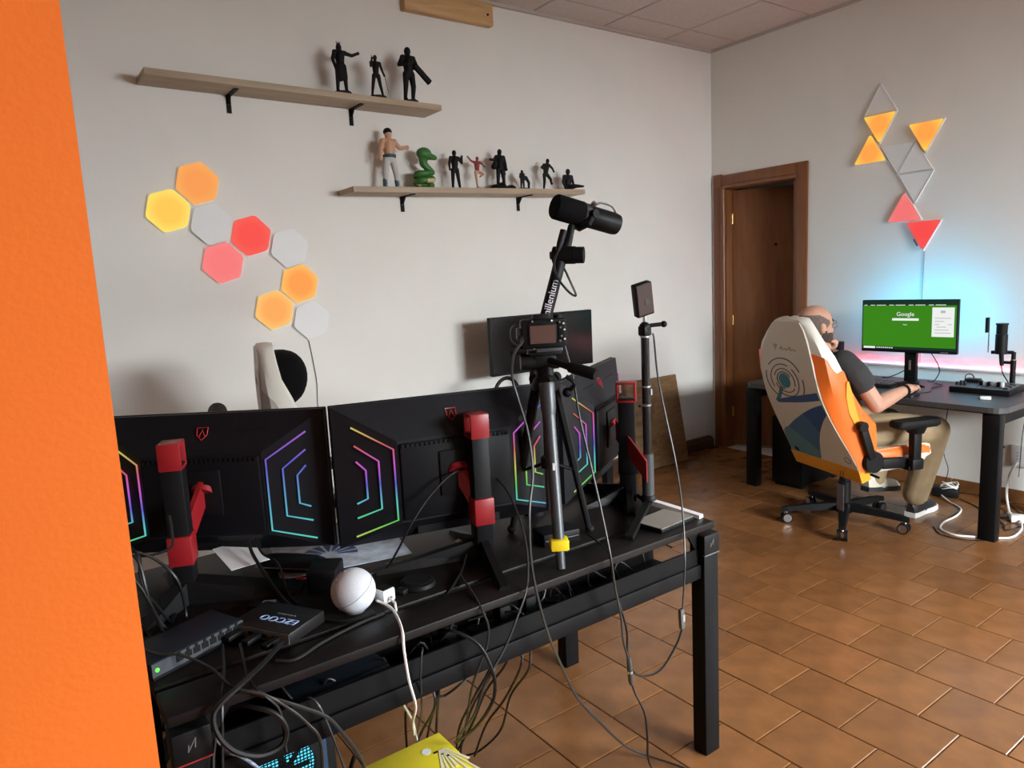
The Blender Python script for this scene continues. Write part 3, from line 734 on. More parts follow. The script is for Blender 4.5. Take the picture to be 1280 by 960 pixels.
# led light on its stand
ls = thing('light_stand', 'slim black light stand with flat feet at the right end of the desk', 'stand', (1.564, 1.499, ZD))
MB().cyl((0, 0, .035), (0, 0, .17), .0185, n=16).build('lower_sleeve', mat('sleeve_grey', (.05, .055, .058), .4), ls)
pol = MB().cyl((0, 0, .17), (0, 0, .535), .0125, n=16).build('pole', mat('pole_gloss', (.012, .012, .013), .2), ls)
for z in (.318, .375, .525): MB().lathe([(.0, z), (.0145, z), (.0145, z+.005), (0, z+.005)], 16).build('ring', SILVER, pol)
MB().box((.008, -.012, .36), (.006, .006, .018)).build('screw', SILVER, pol, False)
MB().cyl((-.012, -.01, .325), (-.045, -.015, .325), .004, n=8).build('side_pin', BLACK, pol)
MB().lathe([(0, .015), (.02, .015), (.024, .022), (.024, .034), (.018, .042), (0, .042)], 16).build('hub', PLASTIC, ls)
for (fx, fy, m_) in ((1.322, 1.342, PLASTIC), (1.596, 1.322, WHITEPL), (1.684, 1.74, PLASTIC)):  # the white foot has a bright reflection put into its colour
    v = Vector((fx-1.564, fy-1.499, 0)); L_ = v.length
    q = MB().loft([[(x, -.012, z0), (x, .012, z0), (x, .010, z0+h), (x, -.010, z0+h)] for x, z0, h in ((.015, .012, .014), (L_*.5, .008, .012), (L_, .001, .010))]).build('foot', m_, ls, False)
    q.rotation_euler = (0, 0, math.atan2(v.y, v.x))
bj = MB().sphere((0, 0, .555), .017).build('ball_joint', PLASTIC, ls)
MB().box((0, 0, .545), (.03, .03, .03), None, .005).build('joint_body', PLASTIC, bj)
MB().cyl((.012, -.01, .56), (.045, -.03, .562), .006, n=10).build('locking_screw', PLASTIC, bj)
MB().sphere((.048, -.032, .562), .010).build('screw_knob', PLASTIC, bj)
lp = thing('video_light', 'small black video light tilted on top of the light stand', 'video light', (1.566, 1.500, ZD+.580), R(-14))
Mp = RY(R(-13)) @ RX(R(12))
MB().box((0, 0, .062), (.058, .026, .100), Mp, .004).build('housing', PLASTIC, lp)
MB().box((0, -.0135, .064), (.050, .002, .09), Mp).build('rear_plate', mat('panel_brownish', (.05, .03, .028), .35), lp, False)
MB().box((0.004, -.015, .055), (.012, .002, .018), Mp).build('display', GREYTUBE, lp, False)
MB().cyl((0, 0, -.01), (0, 0, .014), .006, n=10).build('mount_stud', CHROME, lp)
MB().box((0, .0135, .062), (.052, .002, .092), Mp).build('diffuser', WHITEPL, lp, False)

# boom arm with the studio microphone
bo = thing('boom_arm', 'black boom arm with white lettering rising behind the camera', 'boom arm', (1.275, 1.70, ZD))
def lb(x, y, z): return Vector((x-1.275, y-1.70, z-ZD))
MB().lathe([(0, 0), (.035, 0), (.035, .012), (.018, .02), (.018, .09), (0, .09)], 18).build('base', PLASTIC, bo)
low = MB().tube([(0, 0, .08), lb(1.29, 1.69, 1.18), lb(1.315, 1.664, 1.32)], [.014, .014, .014], 12).build('lower_tube', PLASTIC, bo)
pa, pc = lb(1.312, 1.662, 1.315), lb(1.383, 1.66, 1.500)
up_ = MB().tube([pa, pc], .0185, 14).build('upper_tube', PLASTIC, bo)
dv = (pc-pa).normalized()
vd = Vector((-.62, -.78, 0)); vd = (vd-dv*vd.dot(dv)).normalized()
sdv = dv.cross(vd)
Ml = Matrix((dv, -sdv, vd)).transposed().to_4x4(); Ml.translation = pa+dv*.075+vd*.0192
if (Ml.to_3x3().determinant() < 0): Ml = Matrix((dv, sdv, vd)).transposed().to_4x4(); Ml.translation = pa+dv*.075+vd*.0192
text('millenium', .030, WHITEINK, bo, Ml)
el = MB().cyl(lb(1.372, 1.678, 1.515), lb(1.412, 1.625, 1.512), .026, n=20).build('elbow_joint', PLASTIC, bo)
MB().cyl(lb(1.412, 1.625, 1.512), lb(1.428, 1.605, 1.511), .024, n=10).build('joint_knob', RUBBER, el)
MB().cyl(lb(1.371, 1.680, 1.515), lb(1.366, 1.686, 1.515), .012, n=12).build('joint_cap', GREYTUBE, el)
MB().tube([lb(1.392, 1.652, 1.515), lb(1.412, 1.655, 1.555), lb(1.432, 1.66, 1.600)], [.016, .013, .011], 12).build('neck', PLASTIC, bo)
mc = thing('studio_microphone', 'large black studio microphone at the end of the boom arm', 'microphone', (1.492, 1.66, 1.630))
ax = (Vector((1.608, 1.64, 1.601))-Vector((1.381, 1.68, 1.660))).normalized()
MB().tube([ax*-.113, ax*-.108, ax*-.020], [.034, .0375, .0375], 24).build('foam_windscreen', mat('foam', (.006, .006, .0065), .95, spec=.1, bump=.6, bscale=300), mc)
MB().tube([ax*-.020, ax*-.012, ax*.0], [.034, .036, .036], 24).build('ring', mat('mic_ring', (.06, .06, .065), .35), mc)
MB().tube([ax*.0, ax*.006, ax*.100, ax*.112, ax*.114], [.030, .0335, .0335, .031, .026], 24).build('body', PLASTIC, mc)
MB().cyl(ax*.114, ax*.116, .022, n=20).build('end_cap', RUBBER, mc)
yk = MB().tube([ax*-.006+Vector((.0, -.042, .0)), ax*-.006+Vector((-.02, -.04, -.03)), ax*-.006+Vector((-.034, -.012, -.042)), ax*-.006+Vector((-.02, .03, -.03)), ax*-.006+Vector((0, .042, 0))], .008, 8).build('yoke', PLASTIC, mc)
MB().cyl(ax*-.006+Vector((0, -.036, .0)), ax*-.006+Vector((0, -.052, 0)), .013, n=14).build('yoke_knob', RUBBER, mc)
MB().cyl(ax*-.006+Vector((.004, -.03, .026)), ax*-.006+Vector((.006, -.04, .034)), .007, n=10).build('switch_stud', SILVER, mc)
MB().tube(spline([ax*.03+Vector((0, 0, .033)), ax*.05+Vector((.005, 0, .05)), ax*.09+Vector((.008, 0, .048)), ax*.11+Vector((.006, 0, .022))]), .003, 6).build('cable_loop', CABLE, mc)
xl = MB().tube([lb(1.388, 1.645, 1.585)+Vector((1.275, 1.70, ZD))-Vector((1.492, 1.66, 1.630)), lb(1.372, 1.645, 1.548)+Vector((1.275, 1.70, ZD))-Vector((1.492, 1.66, 1.630)), lb(1.361, 1.645, 1.525)+Vector((1.275, 1.70, ZD))-Vector((1.492, 1.66, 1.630))], [.011, .010, .006], 12).build('cable_plug', PLASTIC, mc)
cable('microphone_cable', 'black cable looping down the boom arm from the studio microphone', [(1.361, 1.645, 1.525), (1.340, 1.638, 1.489), (1.347, 1.630, 1.447), (1.385, 1.630, 1.406), (1.415, 1.632, 1.394), (1.401, 1.640, 1.436), (1.388, 1.655, 1.480), (1.375, 1.672, 1.50)], .0035)

# yellow box and computer on the floor by the desk
yb = thing('yellow_box', 'bright yellow cardboard box with white streaks on the floor below the desk', 'box', (.682, 1.372, 0))
YC = mat('yellow_card', (.86, .70, .015), .55, var=.04, scale=20)
MB().rect(-.12, .12, -.155, .155, 0, .30, None, .003).build('carton', YC, yb)
mb = MB()
for k in range(7):
    q = R(-112+k*7); v = Vector((math.cos(q), math.sin(q))); u_ = Vector((-v.y, v.x)); c0 = Vector((.09, .11)); L_ = .10+.05*(k % 3)
    mb.prism([tuple(c0+v*.02-u_*.001), tuple(c0+v*L_-u_*.004), tuple(c0+v*L_+u_*.004), tuple(c0+v*.02+u_*.001)], .3002, .3010)
mb.build('streak_print', mat('pale_print', (.85, .80, .55), .6), yb, False)
MB().cyl((.055, .105, .3002), (.055, .105, .301), .012, n=18).build('round_print', WHITEINK, yb)
mb = MB(); mb.box((.072, .088, .3006), (.012, .005, .001), RZ(0)); mb.box((.082, .072, .3006), (.007, .004, .001)); mb.box((.09, .058, .3006), (.006, .006, .001)); mb.build('dot_print', PLASTIC, yb, False)
cable('floor_cable_bundle', 'thick dark cable arching over the floor to the yellow box', [(.40, 1.60, .30), (.47, 1.56, .22), (.52, 1.56, .18), (.56, 1.60, .2), (.62, 1.66, .24)], .006, CABLEG)

pc = thing('desktop_computer', 'black desktop computer with cyan lit fan grille under the desk', 'computer', (.42, 1.72, 0))
MB().rect(-.105, .105, -.20, .24, .02, .475, None, .004).build('case', BLACK, pc)
for x in (-.08, .08):
    for y in (-.16, .2): MB().rect(x-.015, x+.015, y-.015, y+.015, 0, .02).build('rubber_foot', RUBBER, pc, False)
cy = glow_mat('cyan_fan_light', (.10, .75, 1.0), 1.3)
for zc in (.385, .245):
    fl = MB().cyl((-.015, -.204, zc), (-.015, -.2015, zc), .066, n=28).build('fan_light', cy, pc)
    mb = MB()
    for k in range(7):
        q = R(k*51.4); mb.box((.03, 0, 0), (.05, .003, .016), T(-.015, -.207, zc) @ RY(q) @ RX(R(25)))
    mb.cyl((-.015, -.204, zc), (-.015, -.212, zc), .02, n=16); mb.build('fan_blades', PLASTIC, fl, False)
    mb = MB()
    for k in range(-8, 9):
        h = math.sqrt(max(0, .068**2-(k*.008)**2))
        if h > .005: mb.rect(-.015+k*.008-.0012, -.015+k*.008+.0012, -.2155, -.214, zc-h, zc+h); mb.rect(-.015-h, -.015+h, -.2155, -.214, zc+k*.008-.0012, zc+k*.008+.0012)
    mb.build('fan_grille', BLACK, fl, False)
MB().rect(.072, .082, -.206, -.198, .05, .46).build('blue_edge', mat('blue_panel', (.02, .05, .11), .4), pc, False)

# ---------------------------------------------------------------- desk, screen and gear along the right wall
def rounded_rect(x0, x1, y0, y1, r, n=5):
    out = []
    for cx, cy, a0 in ((x1-r, y1-r, 0), (x0+r, y1-r, 90), (x0+r, y0+r, 180), (x1-r, y0+r, 270)):
        for k in range(n+1):
            q = R(a0+90*k/n); out.append((cx+r*math.cos(q), cy+r*math.sin(q)))
    return out
ZR = .70
rd = thing('wall_desk', 'black desk with rounded corners along the right wall', 'desk', (4.35, 2.16, 0))
RDT = mat('wall_desk_top', (.055, .052, .052), .45, var=.12, scale=30)
MB().prism(rounded_rect(-.385, .355, -.755, .76, .07), ZR-.028, ZR).build('tabletop', RDT, rd, False)
MB().prism(rounded_rect(-.380, .350, -.750, .755, .07), ZR-.034, ZR-.028).build('edge_band', BLACK, rd, False)
for x, y in ((-.33, -.69), (-.33, .72), (.29, -.69), (.29, .72)):
    q = MB().rect(x-.03, x+.03, y-.04, y+.04, 0, ZR-.034, None, .004).build('leg', BLACK, rd)
    MB().rect(x-.033, x+.033, y-.043, y+.043, ZR-.12, ZR-.034, None, .012).build('leg_cap', PLASTIC, q)
MB().rect(.26, .29, -.65, .68, ZR-.10, ZR-.04).build('rear_beam', BLACK, rd, False)
MB().rect(-.30, .26, .70, .73, ZR-.10, ZR-.04).build('side_beam', BLACK, rd, False)
MB().rect(-.30, .26, -.71, -.68, ZR-.10, ZR-.04).build('side_beam', BLACK, rd, False)

CYAN = glow_mat('cyan_backlight', (.0, .56, 1.0), 85)
sm = thing('desk_monitor', 'slim monitor with a green web page on the right wall desk', 'monitor', (4.409, 2.09, ZR), R(-86.9))
zc = 1.058-ZR
MB().rect(-.27, .27, 0, .03, zc-.158, zc+.158, None, .003).build('housing', PLASTIC, sm)
scr = MB().rect(-.263, .263, -.0012, .001, zc-.140, zc+.152).build('screen', glow_mat('screen_green', (.045, .235, .012), 1.0), sm, False)
def sc(name, x0, x1, z0, z1, m, y=-.0022): return MB().rect(x0, x1, y, y+.001, zc+z0, zc+z1).build(name, m, scr, False)
SW = glow_mat('screen_white', (.86, .88, .86), 1.0); SB = glow_mat('screen_bar', (.012, .035, .022), 1.0); SG = glow_mat('screen_grey', (.45, .47, .47), 1.0)
sc('toolbar', -.263, .263, .124, .152, SB); sc('taskbar', -.263, .263, -.140, -.124, SB)
sc('search_field', -.255, -.185, -.138, -.126, SW, -.003)
for k in range(8): sc('task_icon', -.176+k*.0125, -.169+k*.0125, -.135, -.128, SW, -.003)
for k in range(13): sc('bookmark', -.255+k*.037, -.255+k*.037+.018+.009*(k % 3), .125, .1285, SW, -.003)
sc('search_bar', -.088, .062, .034, .048, SW)
sc('info_panel', .135, .252, -.058, .112, SW)
for k, (a, b, z) in enumerate(((.18, .205, .08), (.15, .235, .048), (.15, .20, .03), (.15, .175, .012), (.22, .24, .012), (.16, .21, -.003), (.15, .225, -.02), (.15, .235, -.037))): sc('panel_line', a, b, z, z+(.014 if k == 0 else .004), SG, -.0034)
text('Google', .034, SW, scr, T(-.013, -.003, zc+.072) @ RX(R(90)), 'lettering', .0004)
text('News', .010, SW, scr, T(-.013, -.003, zc+.010) @ RX(R(90)), 'lettering', .0004)
MB().rect(.185, .225, -.0014, .0, zc-.153, zc-.147).build('maker_mark', GREYINK, sm, False)
MB().rect(-.245, .245, .03, .078, zc-.123, zc+.123, None, .01).build('rear_housing', PLASTIC, sm)
bl = MB()
for x0, x1, z0, z1 in ((-.25, .25, .118, .128), (-.25, -.24, -.07, .118), (.24, .25, -.07, .118)): bl.rect(x0, x1, .078, .083, zc+z0, zc+z1)
bl.build('backlight_strip', CYAN, sm, False)
nk = MB().rect(-.034, .034, .05, .085, .015, zc+.05, None, .005).build('stand_neck', PLASTIC, sm)
MB().rect(-.006, .006, .0485, .0505, .09, .15).build('cable_slot', SILVER, nk, False)
mb = MB(); mb.box((0, .06, .010), (.09, .06, .018), None, .006); mb.build('stand_hub', PLASTIC, sm)
for s_ in (-1, 1): MB().tube([(0, .04, .010), (s_*.07, .0, .008), (s_*.115, -.03, .005)], [.011, .008, .005], 8).build('stand_foot', PLASTIC, sm)

pk_ = glow_mat('pink_led_strip', (1, .07, .12), 60)
lst = thing('led_strip', 'pink glowing led strip in a white channel on the wall above the desk', 'led strip', (XW, 2.12, .772))
MB().rect(-.016, 0, -.74, .80, -.006, 0).rect(-.016, -.0135, -.74, .80, 0, .007).build('channel', WHITEPL, lst, False)
MB().rect(-.0125, -.002, -.74, .80, .0002, .0015).build('led_tape', pk_, lst, False)

kb = thing('keyboard', 'black keyboard on the right wall desk left of the hand', 'keyboard', (4.285, 2.33, ZR), R(-80))
MB().box((0, 0, .010), (.43, .135, .018), RX(R(-3)), .004).build('case', PLASTIC, kb)
km = MB().box((0, 0, 0), (.0155, .0155, .010), None, .003, 1).mesh('key'); km.materials.append(mat('key_plastic', (.05, .055, .06), .5))
for r_ in range(6):
    for c_ in range(21):
        if r_ == 0 and c_ in (1, 6, 11): continue
        q = bpy.data.objects.new('key', km); COL.objects.link(q); q.parent = kb; q.location = (-.200+c_*.020, -.052+(5-r_)*.0205, .024-.0010*(r_-3)+.002)
ms = thing('computer_mouse', 'dark computer mouse under the hand on the right desk', 'mouse', (4.085, 1.900, ZR), R(5))
mb = MB(); mb.loft([[(x, .030*k*math.cos(R(q)), max(0, .034*h*math.sin(R(q)))) for q in range(0, 181, 20)]+[(x, -.028*k, 0), (x, .028*k, 0)][:0] for x, k, h in ((-.055, .5, .4), (-.045, .85, .8), (-.01, 1, 1), (.03, .95, .85), (.052, .8, .5))]); mb.build('shell', PLASTIC, ms)
MB().cyl((.03, -.004, .026), (.03, .004, .026), .008, n=10).build('scroll_wheel', RUBBER, ms)

mx = thing('audio_mixer', 'black audio mixer with a row of faders on the right desk', 'mixer', (4.43, 1.665, ZR), R(-90))
MB().box((0, 0, .022), (.30, .20, .034), RX(R(4)), .004).build('case', PLASTIC, mx)
MB().box((0, 0, .0395), (.288, .188, .002), RX(R(4))).build('face', mat('mixer_face', (.10, .11, .12), .5), mx, False)
for k in range(6):
    x = -.02+k*.022
    MB().box((x, -.03, .0405), (.004, .09, .002), RX(R(4))).build('fader_slot', RUBBER, mx, False)
    MB().box((x, -.01-.008*(k % 3), .053), (.014, .022, .026), RX(R(4)), .003).build('fader', mat('fader_white', (.55, .6, .66), .5) if k % 2 else PLASTIC, mx)
for k in range(5): MB().cyl((-.125+.02*(k % 3), -.06+.05*(k//3), .038), (-.125+.02*(k % 3), -.06+.05*(k//3), .056), .0085, .007, 12).build('knob', PLASTIC, mx)
MB().box((-.085, .05, .050), (.075, .045, .020), RX(R(4)), .004).build('display_block', PLASTIC, mx)
for k in range(6): MB().box((.12-.0*(k), -.07+k*.025, .044), (.022, .014, .006), RX(R(4)), .002).build('pad', GREYINK if k % 2 else RUBBER, mx)
mb = MB(); mb.tube(spline([(-.13, .06, .04), (-.135, .075, .075), (-.11, .09, .08), (-.09, .085, .05)]), .003, 6); mb.build('patch_wire', CABLE, mx)

dm = thing('desk_microphone', 'black condenser microphone on a short stand on the right desk', 'microphone', (4.56, 1.585, ZR))
MB().lathe([(0, 0), (.055, 0), (.06, .006), (.055, .014), (.016, .02), (0, .02)], 24).build('base', PLASTIC, dm)
MB().cyl((0, 0, .015), (0, 0, .17), .014, n=14).build('stand_tube', PLASTIC, dm)
MB().cyl((0, 0, .17), (0, 0, .215), .011, n=12).build('upper_tube', PLASTIC, dm)
MB().cyl((0, 0, .168), (0, 0, .174), .0135, n=12).build('brass_ring', BRASS, dm)
MB().box((0, .028, .155), (.014, .05, .016), None, .004).build('clamp', PLASTIC, dm)
MB().tube([(0, 0, .212), (-.02, .04, .214), (-.03, .10, .212)], .010, 8).build('cradle_arm', PLASTIC, dm)
by = MB().cyl((-.03, .052, .205), (-.03, .052, .315), .030, n=22).build('mic_body', PLASTIC, dm)
MB().cyl((-.03, .052, .318), (-.03, .052, .372), .027, n=22).build('mic_head', RUBBER, by)
MB().cyl((-.03, .052, .368), (-.03, .052, .376), .031, n=22).build('mic_cap', PLASTIC, by)
MB().cyl((-.03, .045, .14), (-.03, .05, .206), .010, .012, 12).build('plug', RUBBER, dm)
MB().box((-.03, .125, .365), (.03, .014, .085), None, .003).build('pop_shield', PLASTIC, dm)
MB().cyl((-.03, .116, .21), (-.03, .116, .33), .003, n=8).build('shield_rod', CHROME, dm)
cable('microphone_lead', 'black lead hanging from the condenser microphone to its stand', [(4.53, 1.632, .845), (4.532, 1.625, .80), (4.55, 1.605, .75), (4.58, 1.60, .71)], .0032)

sk_ = thing('small_speaker', 'small black speaker on the right desk partly behind the hand', 'speaker', (4.62, 2.655, ZR), R(-85))
MB().box((0, 0, .112), (.07, .09, .224), None, .005).build('cabinet', PLASTIC, sk_)
MB().cyl((0, -.0455, .07), (0, -.048, .07), .027, n=20).build('driver', RUBBER, sk_); MB().cyl((0, -.0455, .155), (0, -.048, .155), .016, n=16).build('tweeter', RUBBER, sk_)
cb = thing('computer_tower', 'black computer tower on the floor under the far end of the right desk', 'computer', (4.36, 2.70, 0))
MB().rect(-.24, .22, -.11, .11, .02, .47, None, .004).build('case', BLACK, cb)
MB().rect(-.246, -.24, -.10, .10, .03, .46, None, .002).build('front_panel', PLASTIC, cb)
for x in (-.2, .18): MB().rect(x-.02, x+.02, -.10, .10, 0, .02).build('foot', RUBBER, cb, False)

ol = thing('wall_socket', 'white double wall socket plate low on the right wall', 'socket', (XW, 1.575, .285))
MB().box((-.006, 0, 0), (.012, .13, .13), None, .004).build('plate', WHITEPL, ol)
for y in (-.03, .03):
    for z in (-.018, 0, .018): MB().cyl((-.0122, y, z), (-.013, y, z), .0035, n=8).build('hole', GREYINK, ol)
tx = thing('cable_bundle', 'black power adapter wrapped in white cord on the floor below the right desk', 'cable bundle', (4.62, 1.93, 0))
MB().box((0, 0, .03), (.10, .14, .055), RZ(R(20)), .010).build('adapter', PLASTIC, tx)
for k in range(4):
    MB().tube([(-.02+.035*math.cos(q*.7)+.01*k, -.02+.045*math.sin(q*.7), .062+.006*k+.010*math.sin(q*1.4+k)) for q in range(9)], .0032, 6, None, True).build('cord_loop', CABLEW, tx)
pg = thing('white_plug_adapter', 'white plug adapter lying on the floor near the right desk leg', 'plug', (4.40, 1.47, 0))
MB().box((0, 0, .022), (.05, .07, .042), RZ(R(30)), .008).build('body', WHITEPL, pg)
MB().cyl((.02, .03, .022), (.05, .06, .022), .014, n=12).build('plug', WHITEPL, pg)
cable('power_cable', 'thick white power cord curling across the floor beside the right desk leg', [(4.58, 1.945, .015), (4.50, 1.86, .006), (4.455, 1.80, .006), (4.38, 1.745, .006), (4.25, 1.722, .006), (4.119, 1.724, .006), (4.0, 1.69, .006), (3.955, 1.60, .006), (4.00, 1.52, .006), (4.096, 1.407, .006), (4.22, 1.40, .006), (4.33, 1.425, .006), (4.38, 1.45, .02)], .0055, CABLEW)
cable('power_cable', 'thick white power cord dropping from the wall socket to the floor plug', [(4.742, 1.60, .25), (4.70, 1.621, .18), (4.66, 1.619, .08), (4.56, 1.57, .012), (4.45, 1.52, .015)], .0065, CABLEW)
cable('floor_cable', 'black cable snaking over the floor right of the desk leg', [(4.305, 1.618, .004), (4.448, 1.632, .004), (4.30, 1.50, .004), (4.215, 1.457, .004), (4.446, 1.442, .004), (4.679, 1.608, .004)], .003)
cable('floor_cable', 'black cable lying along the white cord in front of the desk leg', [(4.018, 1.734, .004), (3.925, 1.66, .004), (3.92, 1.56, .004), (3.979, 1.47, .004)], .003)
cable('floor_cable', 'black cable from the wrapped adapter running right under the desk', [(4.60, 1.84, .004), (4.52, 1.723, .004), (4.391, 1.591, .004), (4.45, 1.53, .004), (4.579, 1.504, .004)], .003)
cable('monitor_cable', 'black cable hanging from the right side of the desk monitor', [(4.44, 1.964, .90), (4.50, 1.953, .831), (4.55, 1.964, .771), (4.60, 2.02, .706), (4.62, 2.06, .704)], .003)
cable('monitor_cable', 'black cable curving left from the desk monitor stand to the keyboard', [(4.50, 2.11, .80), (4.48, 2.16, .765), (4.47, 2.22, .735), (4.46, 2.26, .728)], .003)
cable('mouse_cable', 'thin black mouse cable curling on the right desk', [(4.14, 1.905, .705), (4.25, 1.88, .704), (4.38, 1.93, .704), (4.50, 1.92, .704), (4.56, 1.99, .704)], .0022)
cable('hanging_lead', 'thin black lead with a small clip hanging under the near desk corner', [(4.60, 1.628, .665), (4.60, 1.63, .52), (4.60, 1.631, .37)], .002)
MB().box((4.60, 1.631, .362), (.012, .022, .014), None, .004).build('clip', PLASTIC, [o for o in COL.objects if o.name.startswith('hanging_lead')][-1])
cable('hanging_lead', 'thin black lead hanging beside the wall socket', [(4.62, 1.52, .665), (4.60, 1.535, .46), (4.60, 1.54, .30), (4.60, 1.543, .20)], .0022)
cable('hanging_lead', 'thin black cable hanging down the wall behind the seated person', [(4.68, 1.95, .665), (4.70, 1.983, .40), (4.70, 1.985, .25), (4.70, 1.956, .15), (4.69, 1.965, .07)], .0024)
ci = thing('cable_box', 'small white cable box on the right desk by the mixer front', 'adapter', (4.19, 1.575, ZR), R(20))
MB().box((0, 0, .009), (.03, .05, .016), None, .004).build('body', WHITEPL, ci); MB().box((0, .03, .009), (.012, .014, .008)).build('plug', GREYINK, ci, False)

# ---------------------------------------------------------------- gaming chairs
def gaming_chair(label, C, rz, lift, pal, art=True, lean=17.6):
    t = thing('gaming_chair', label, 'chair', (C[0], C[1], 0), rz, 'gaming chairs')
    # five-star base
    MB().lathe([(0, .062), (.045, .062), (.05, .08), (.045, .115), (.03, .125), (0, .125)], 20).build('base_hub', PLASTIC, t)
    for k in range(5):
        q = R(12+72*k)
        lg = MB().loft([[(x, -w_, z), (x, w_, z), (x, w_*.7, z+h), (x, -w_*.7, z+h)] for x, w_, z, h in ((.03, .030, .075, .042), (.17, .024, .075, .034), (.31, .018, .068, .026), (.335, .014, .066, .022))]).build('base_leg', BLACK, t, False)
        lg.rotation_euler = (0, 0, q)
        cst = MB(); x = .315
        for s_ in (-1, 1): cst.cyl((x-.005, s_*.008, .029), (x-.005, s_*.026, .029), .029, n=18)
        ca = cst.build('caster', RUBBER, lg)
        rg = MB()
        for s_ in (-1, 1): rg.lathe([(.019, 0), (.0225, 0), (.0225, .001), (.019, .001)], 20, T(x-.005, s_*.0262, .029) @ RX(R(-90*s_)))
        rg.build('caster_ring', SILVER, lg)
        MB().cyl((x, 0, .045), (x, 0, .072), .010, n=10).build('caster_stem', CHROME, lg)
    MB().cyl((0, 0, .11), (0, 0, .30+lift), .026, n=16).build('gas_column', BLACK, t)
    MB().cyl((0, 0, .12), (0, 0, .24), .034, n=16).build('column_cover', PLASTIC, t)
    MB().box((0, 0, .325+lift), (.22, .16, .05), None, .01).build('tilt_mechanism', BLACK, t)
    MB().tube([(.02, -.08, .32+lift), (.03, -.22, .31+lift)], .007, 8).build('lift_lever', PLASTIC, t)
    # seat
    st = MB(); rings = []
    for x, hw, z0, z1 in ((-.085, .20, .36, .43), (-.07, .235, .35, .455), (0, .255, .345, .45), (.2, .262, .35, .455), (.31, .255, .365, .455), (.355, .235, .385, .44), (.37, .2, .40, .42)):
        zm = (z0+z1)/2
        rings.append([(x, -hw+.03, z0+lift), (x, hw-.03, z0+lift), (x, hw, zm+lift), (x, hw-.012, z1+.02+lift), (x, hw-.07, z1+.012+lift), (x, 0, z1-.01+lift), (x, -hw+.07, z1+.012+lift), (x, -hw+.012, z1+.02+lift), (x, -hw, zm+lift)])
    st.loft(rings); s = st.build('seat', pal['seat'], t)
    for sg in (-1, 1):
        MB().loft([[(x, sg*(hw-.016), z+.004+lift), (x, sg*(hw+.003), z-.02+lift), (x, sg*(hw+.003), z-.045+lift), (x, sg*(hw-.02), z-.02+lift)] for x, hw, z in ((-.06, .235, .475), (0, .255, .470), (.2, .262, .475), (.30, .255, .472), (.34, .24, .462))]).build('seat_trim', pal['wing'], s)
    # backrest, leaning back
    ph = R(lean); B = Vector((-.122, 0, .351+lift)); U = Vector((-math.sin(ph), 0, math.cos(ph))); Nf = Vector((math.cos(ph), 0, math.sin(ph)))
    bend = .085 if art else .02
    def P(t_, s_, n_): v = B+U*t_+Nf*(n_-bend*math.sin(math.pi*(min(max(t_, 0), .86)/.86)**1.3)); return (v.x, v.y+s_, v.z)
    sec = [(.02, .268, .280, .08), (.10, .262, .278, .15), (.22, .25, .275, .215), (.34, .235, .275, .18), (.46, .22, .28, .155), (.57, .225, .285, .135), (.66, .212, .272, .105), (.73, .19, .238, .075), (.79, .158, .19, .065), (.83, .130, .152, .06), (.85, .108, .122, .062), (.858, .085, .095, .05)]
    rings = []
    for t_, a, b, d in sec:
        c_ = .055 if t_ < .75 else .06
        h = [(a, 0), (b-.006, d*.2), (b, d*.5), (b-.012, d*.9), (b-.035, d), (b-.07, d*.8), (max(b-.11, .02), c_)]
        rings.append([P(t_, s_, n_) for s_, n_ in h]+[P(t_, -s_, n_) for s_, n_ in reversed(h)])
    bk = MB().loft(rings).build('backrest', pal['shell'], t)
    out = [(.0, .02), (.268, .02), (.262, .10), (.24, .34), (.225, .57), (.212, .66), (.185, .735), (.156, .79), (.128, .83), (.105, .848), (0, .848)]
    poly = out+[(-x, y) for x, y in reversed(out[1:-1])]
    hw = lambda t_: next(out[i][0]+(out[i+1][0]-out[i][0])*(t_-out[i][1])/(out[i+1][1]-out[i][1]) for i in range(1, len(out)-2) if out[i][1] <= t_ <= out[i+1][1]) if t_ < .848 else .105
    rp = MB().loft([[P(t_, -hw(t_), -.008), P(t_, hw(t_), -.008), P(t_, hw(t_)*1.01, .004), P(t_, -hw(t_)*1.01, .004)] for t_ in [.02+.828*k/24 for k in range(25)]]).build('rear_panel', pal['rear'], t)
    hwr = hw
    for sg in (-1, 1):
        rg = []
        for (t_, a, b, d), tf in zip(sec[:7], (.02, .10, .22, .34, .46, .57, .66)):
            top = 0 if t_ < .6 else 1.3
            k_ = 1 if t_ < .6 else .6
            rg.append([P(tf+.035*top, sg*(hwr(tf+.035*top)+.005), -.004), P(tf+.015*top, sg*(b-.001), d*.2), P(tf-.03*top, sg*(b+.006), d*.5), P(tf-.05*top, sg*(b-.006), d*.9+.003), P(tf-.055*top, sg*(b-.035), d+.006), P(tf-.04*top, sg*(b-.04), d*.5)])
        wg = MB().loft(rg).build('side_bolster', pal['wing'], t)
        MB().loft([[P(t_, sg*(b+.0075+e), d*q0), P(t_, sg*(b+.0075+e), d*q1), P(t_, sg*(b-.01), d*q1), P(t_, sg*(b-.01), d*q0)] for t_, b, d, q0, q1, e in ((.18, .276, .19, .46, .52, 0), (.26, .276, .20, .40, .55, .001), (.36, .276, .175, .45, .70, .001), (.45, .280, .158, .60, .85, 0), (.52, .281, .147, .82, .90, 0))]).build('accent', pal['accent'], wg)
        # recliner and belt guide
        rc = MB().cyl((-.075, sg*.255, .425+lift), (-.075, sg*.305, .425+lift), .062, .055, 24).build('recliner_cover', PLASTIC, t)
        MB().box((.03, sg*.275, .405+lift), (.15, .045, .055), RY(R(4)), .008).build('recliner_bracket', PLASTIC, rc)
        MB().box((0, 0, 0), (.045, .03, .19), T(-.125, sg*.30, .535+lift) @ RY(R(-20)), .008).build('side_bar', PLASTIC, rc)
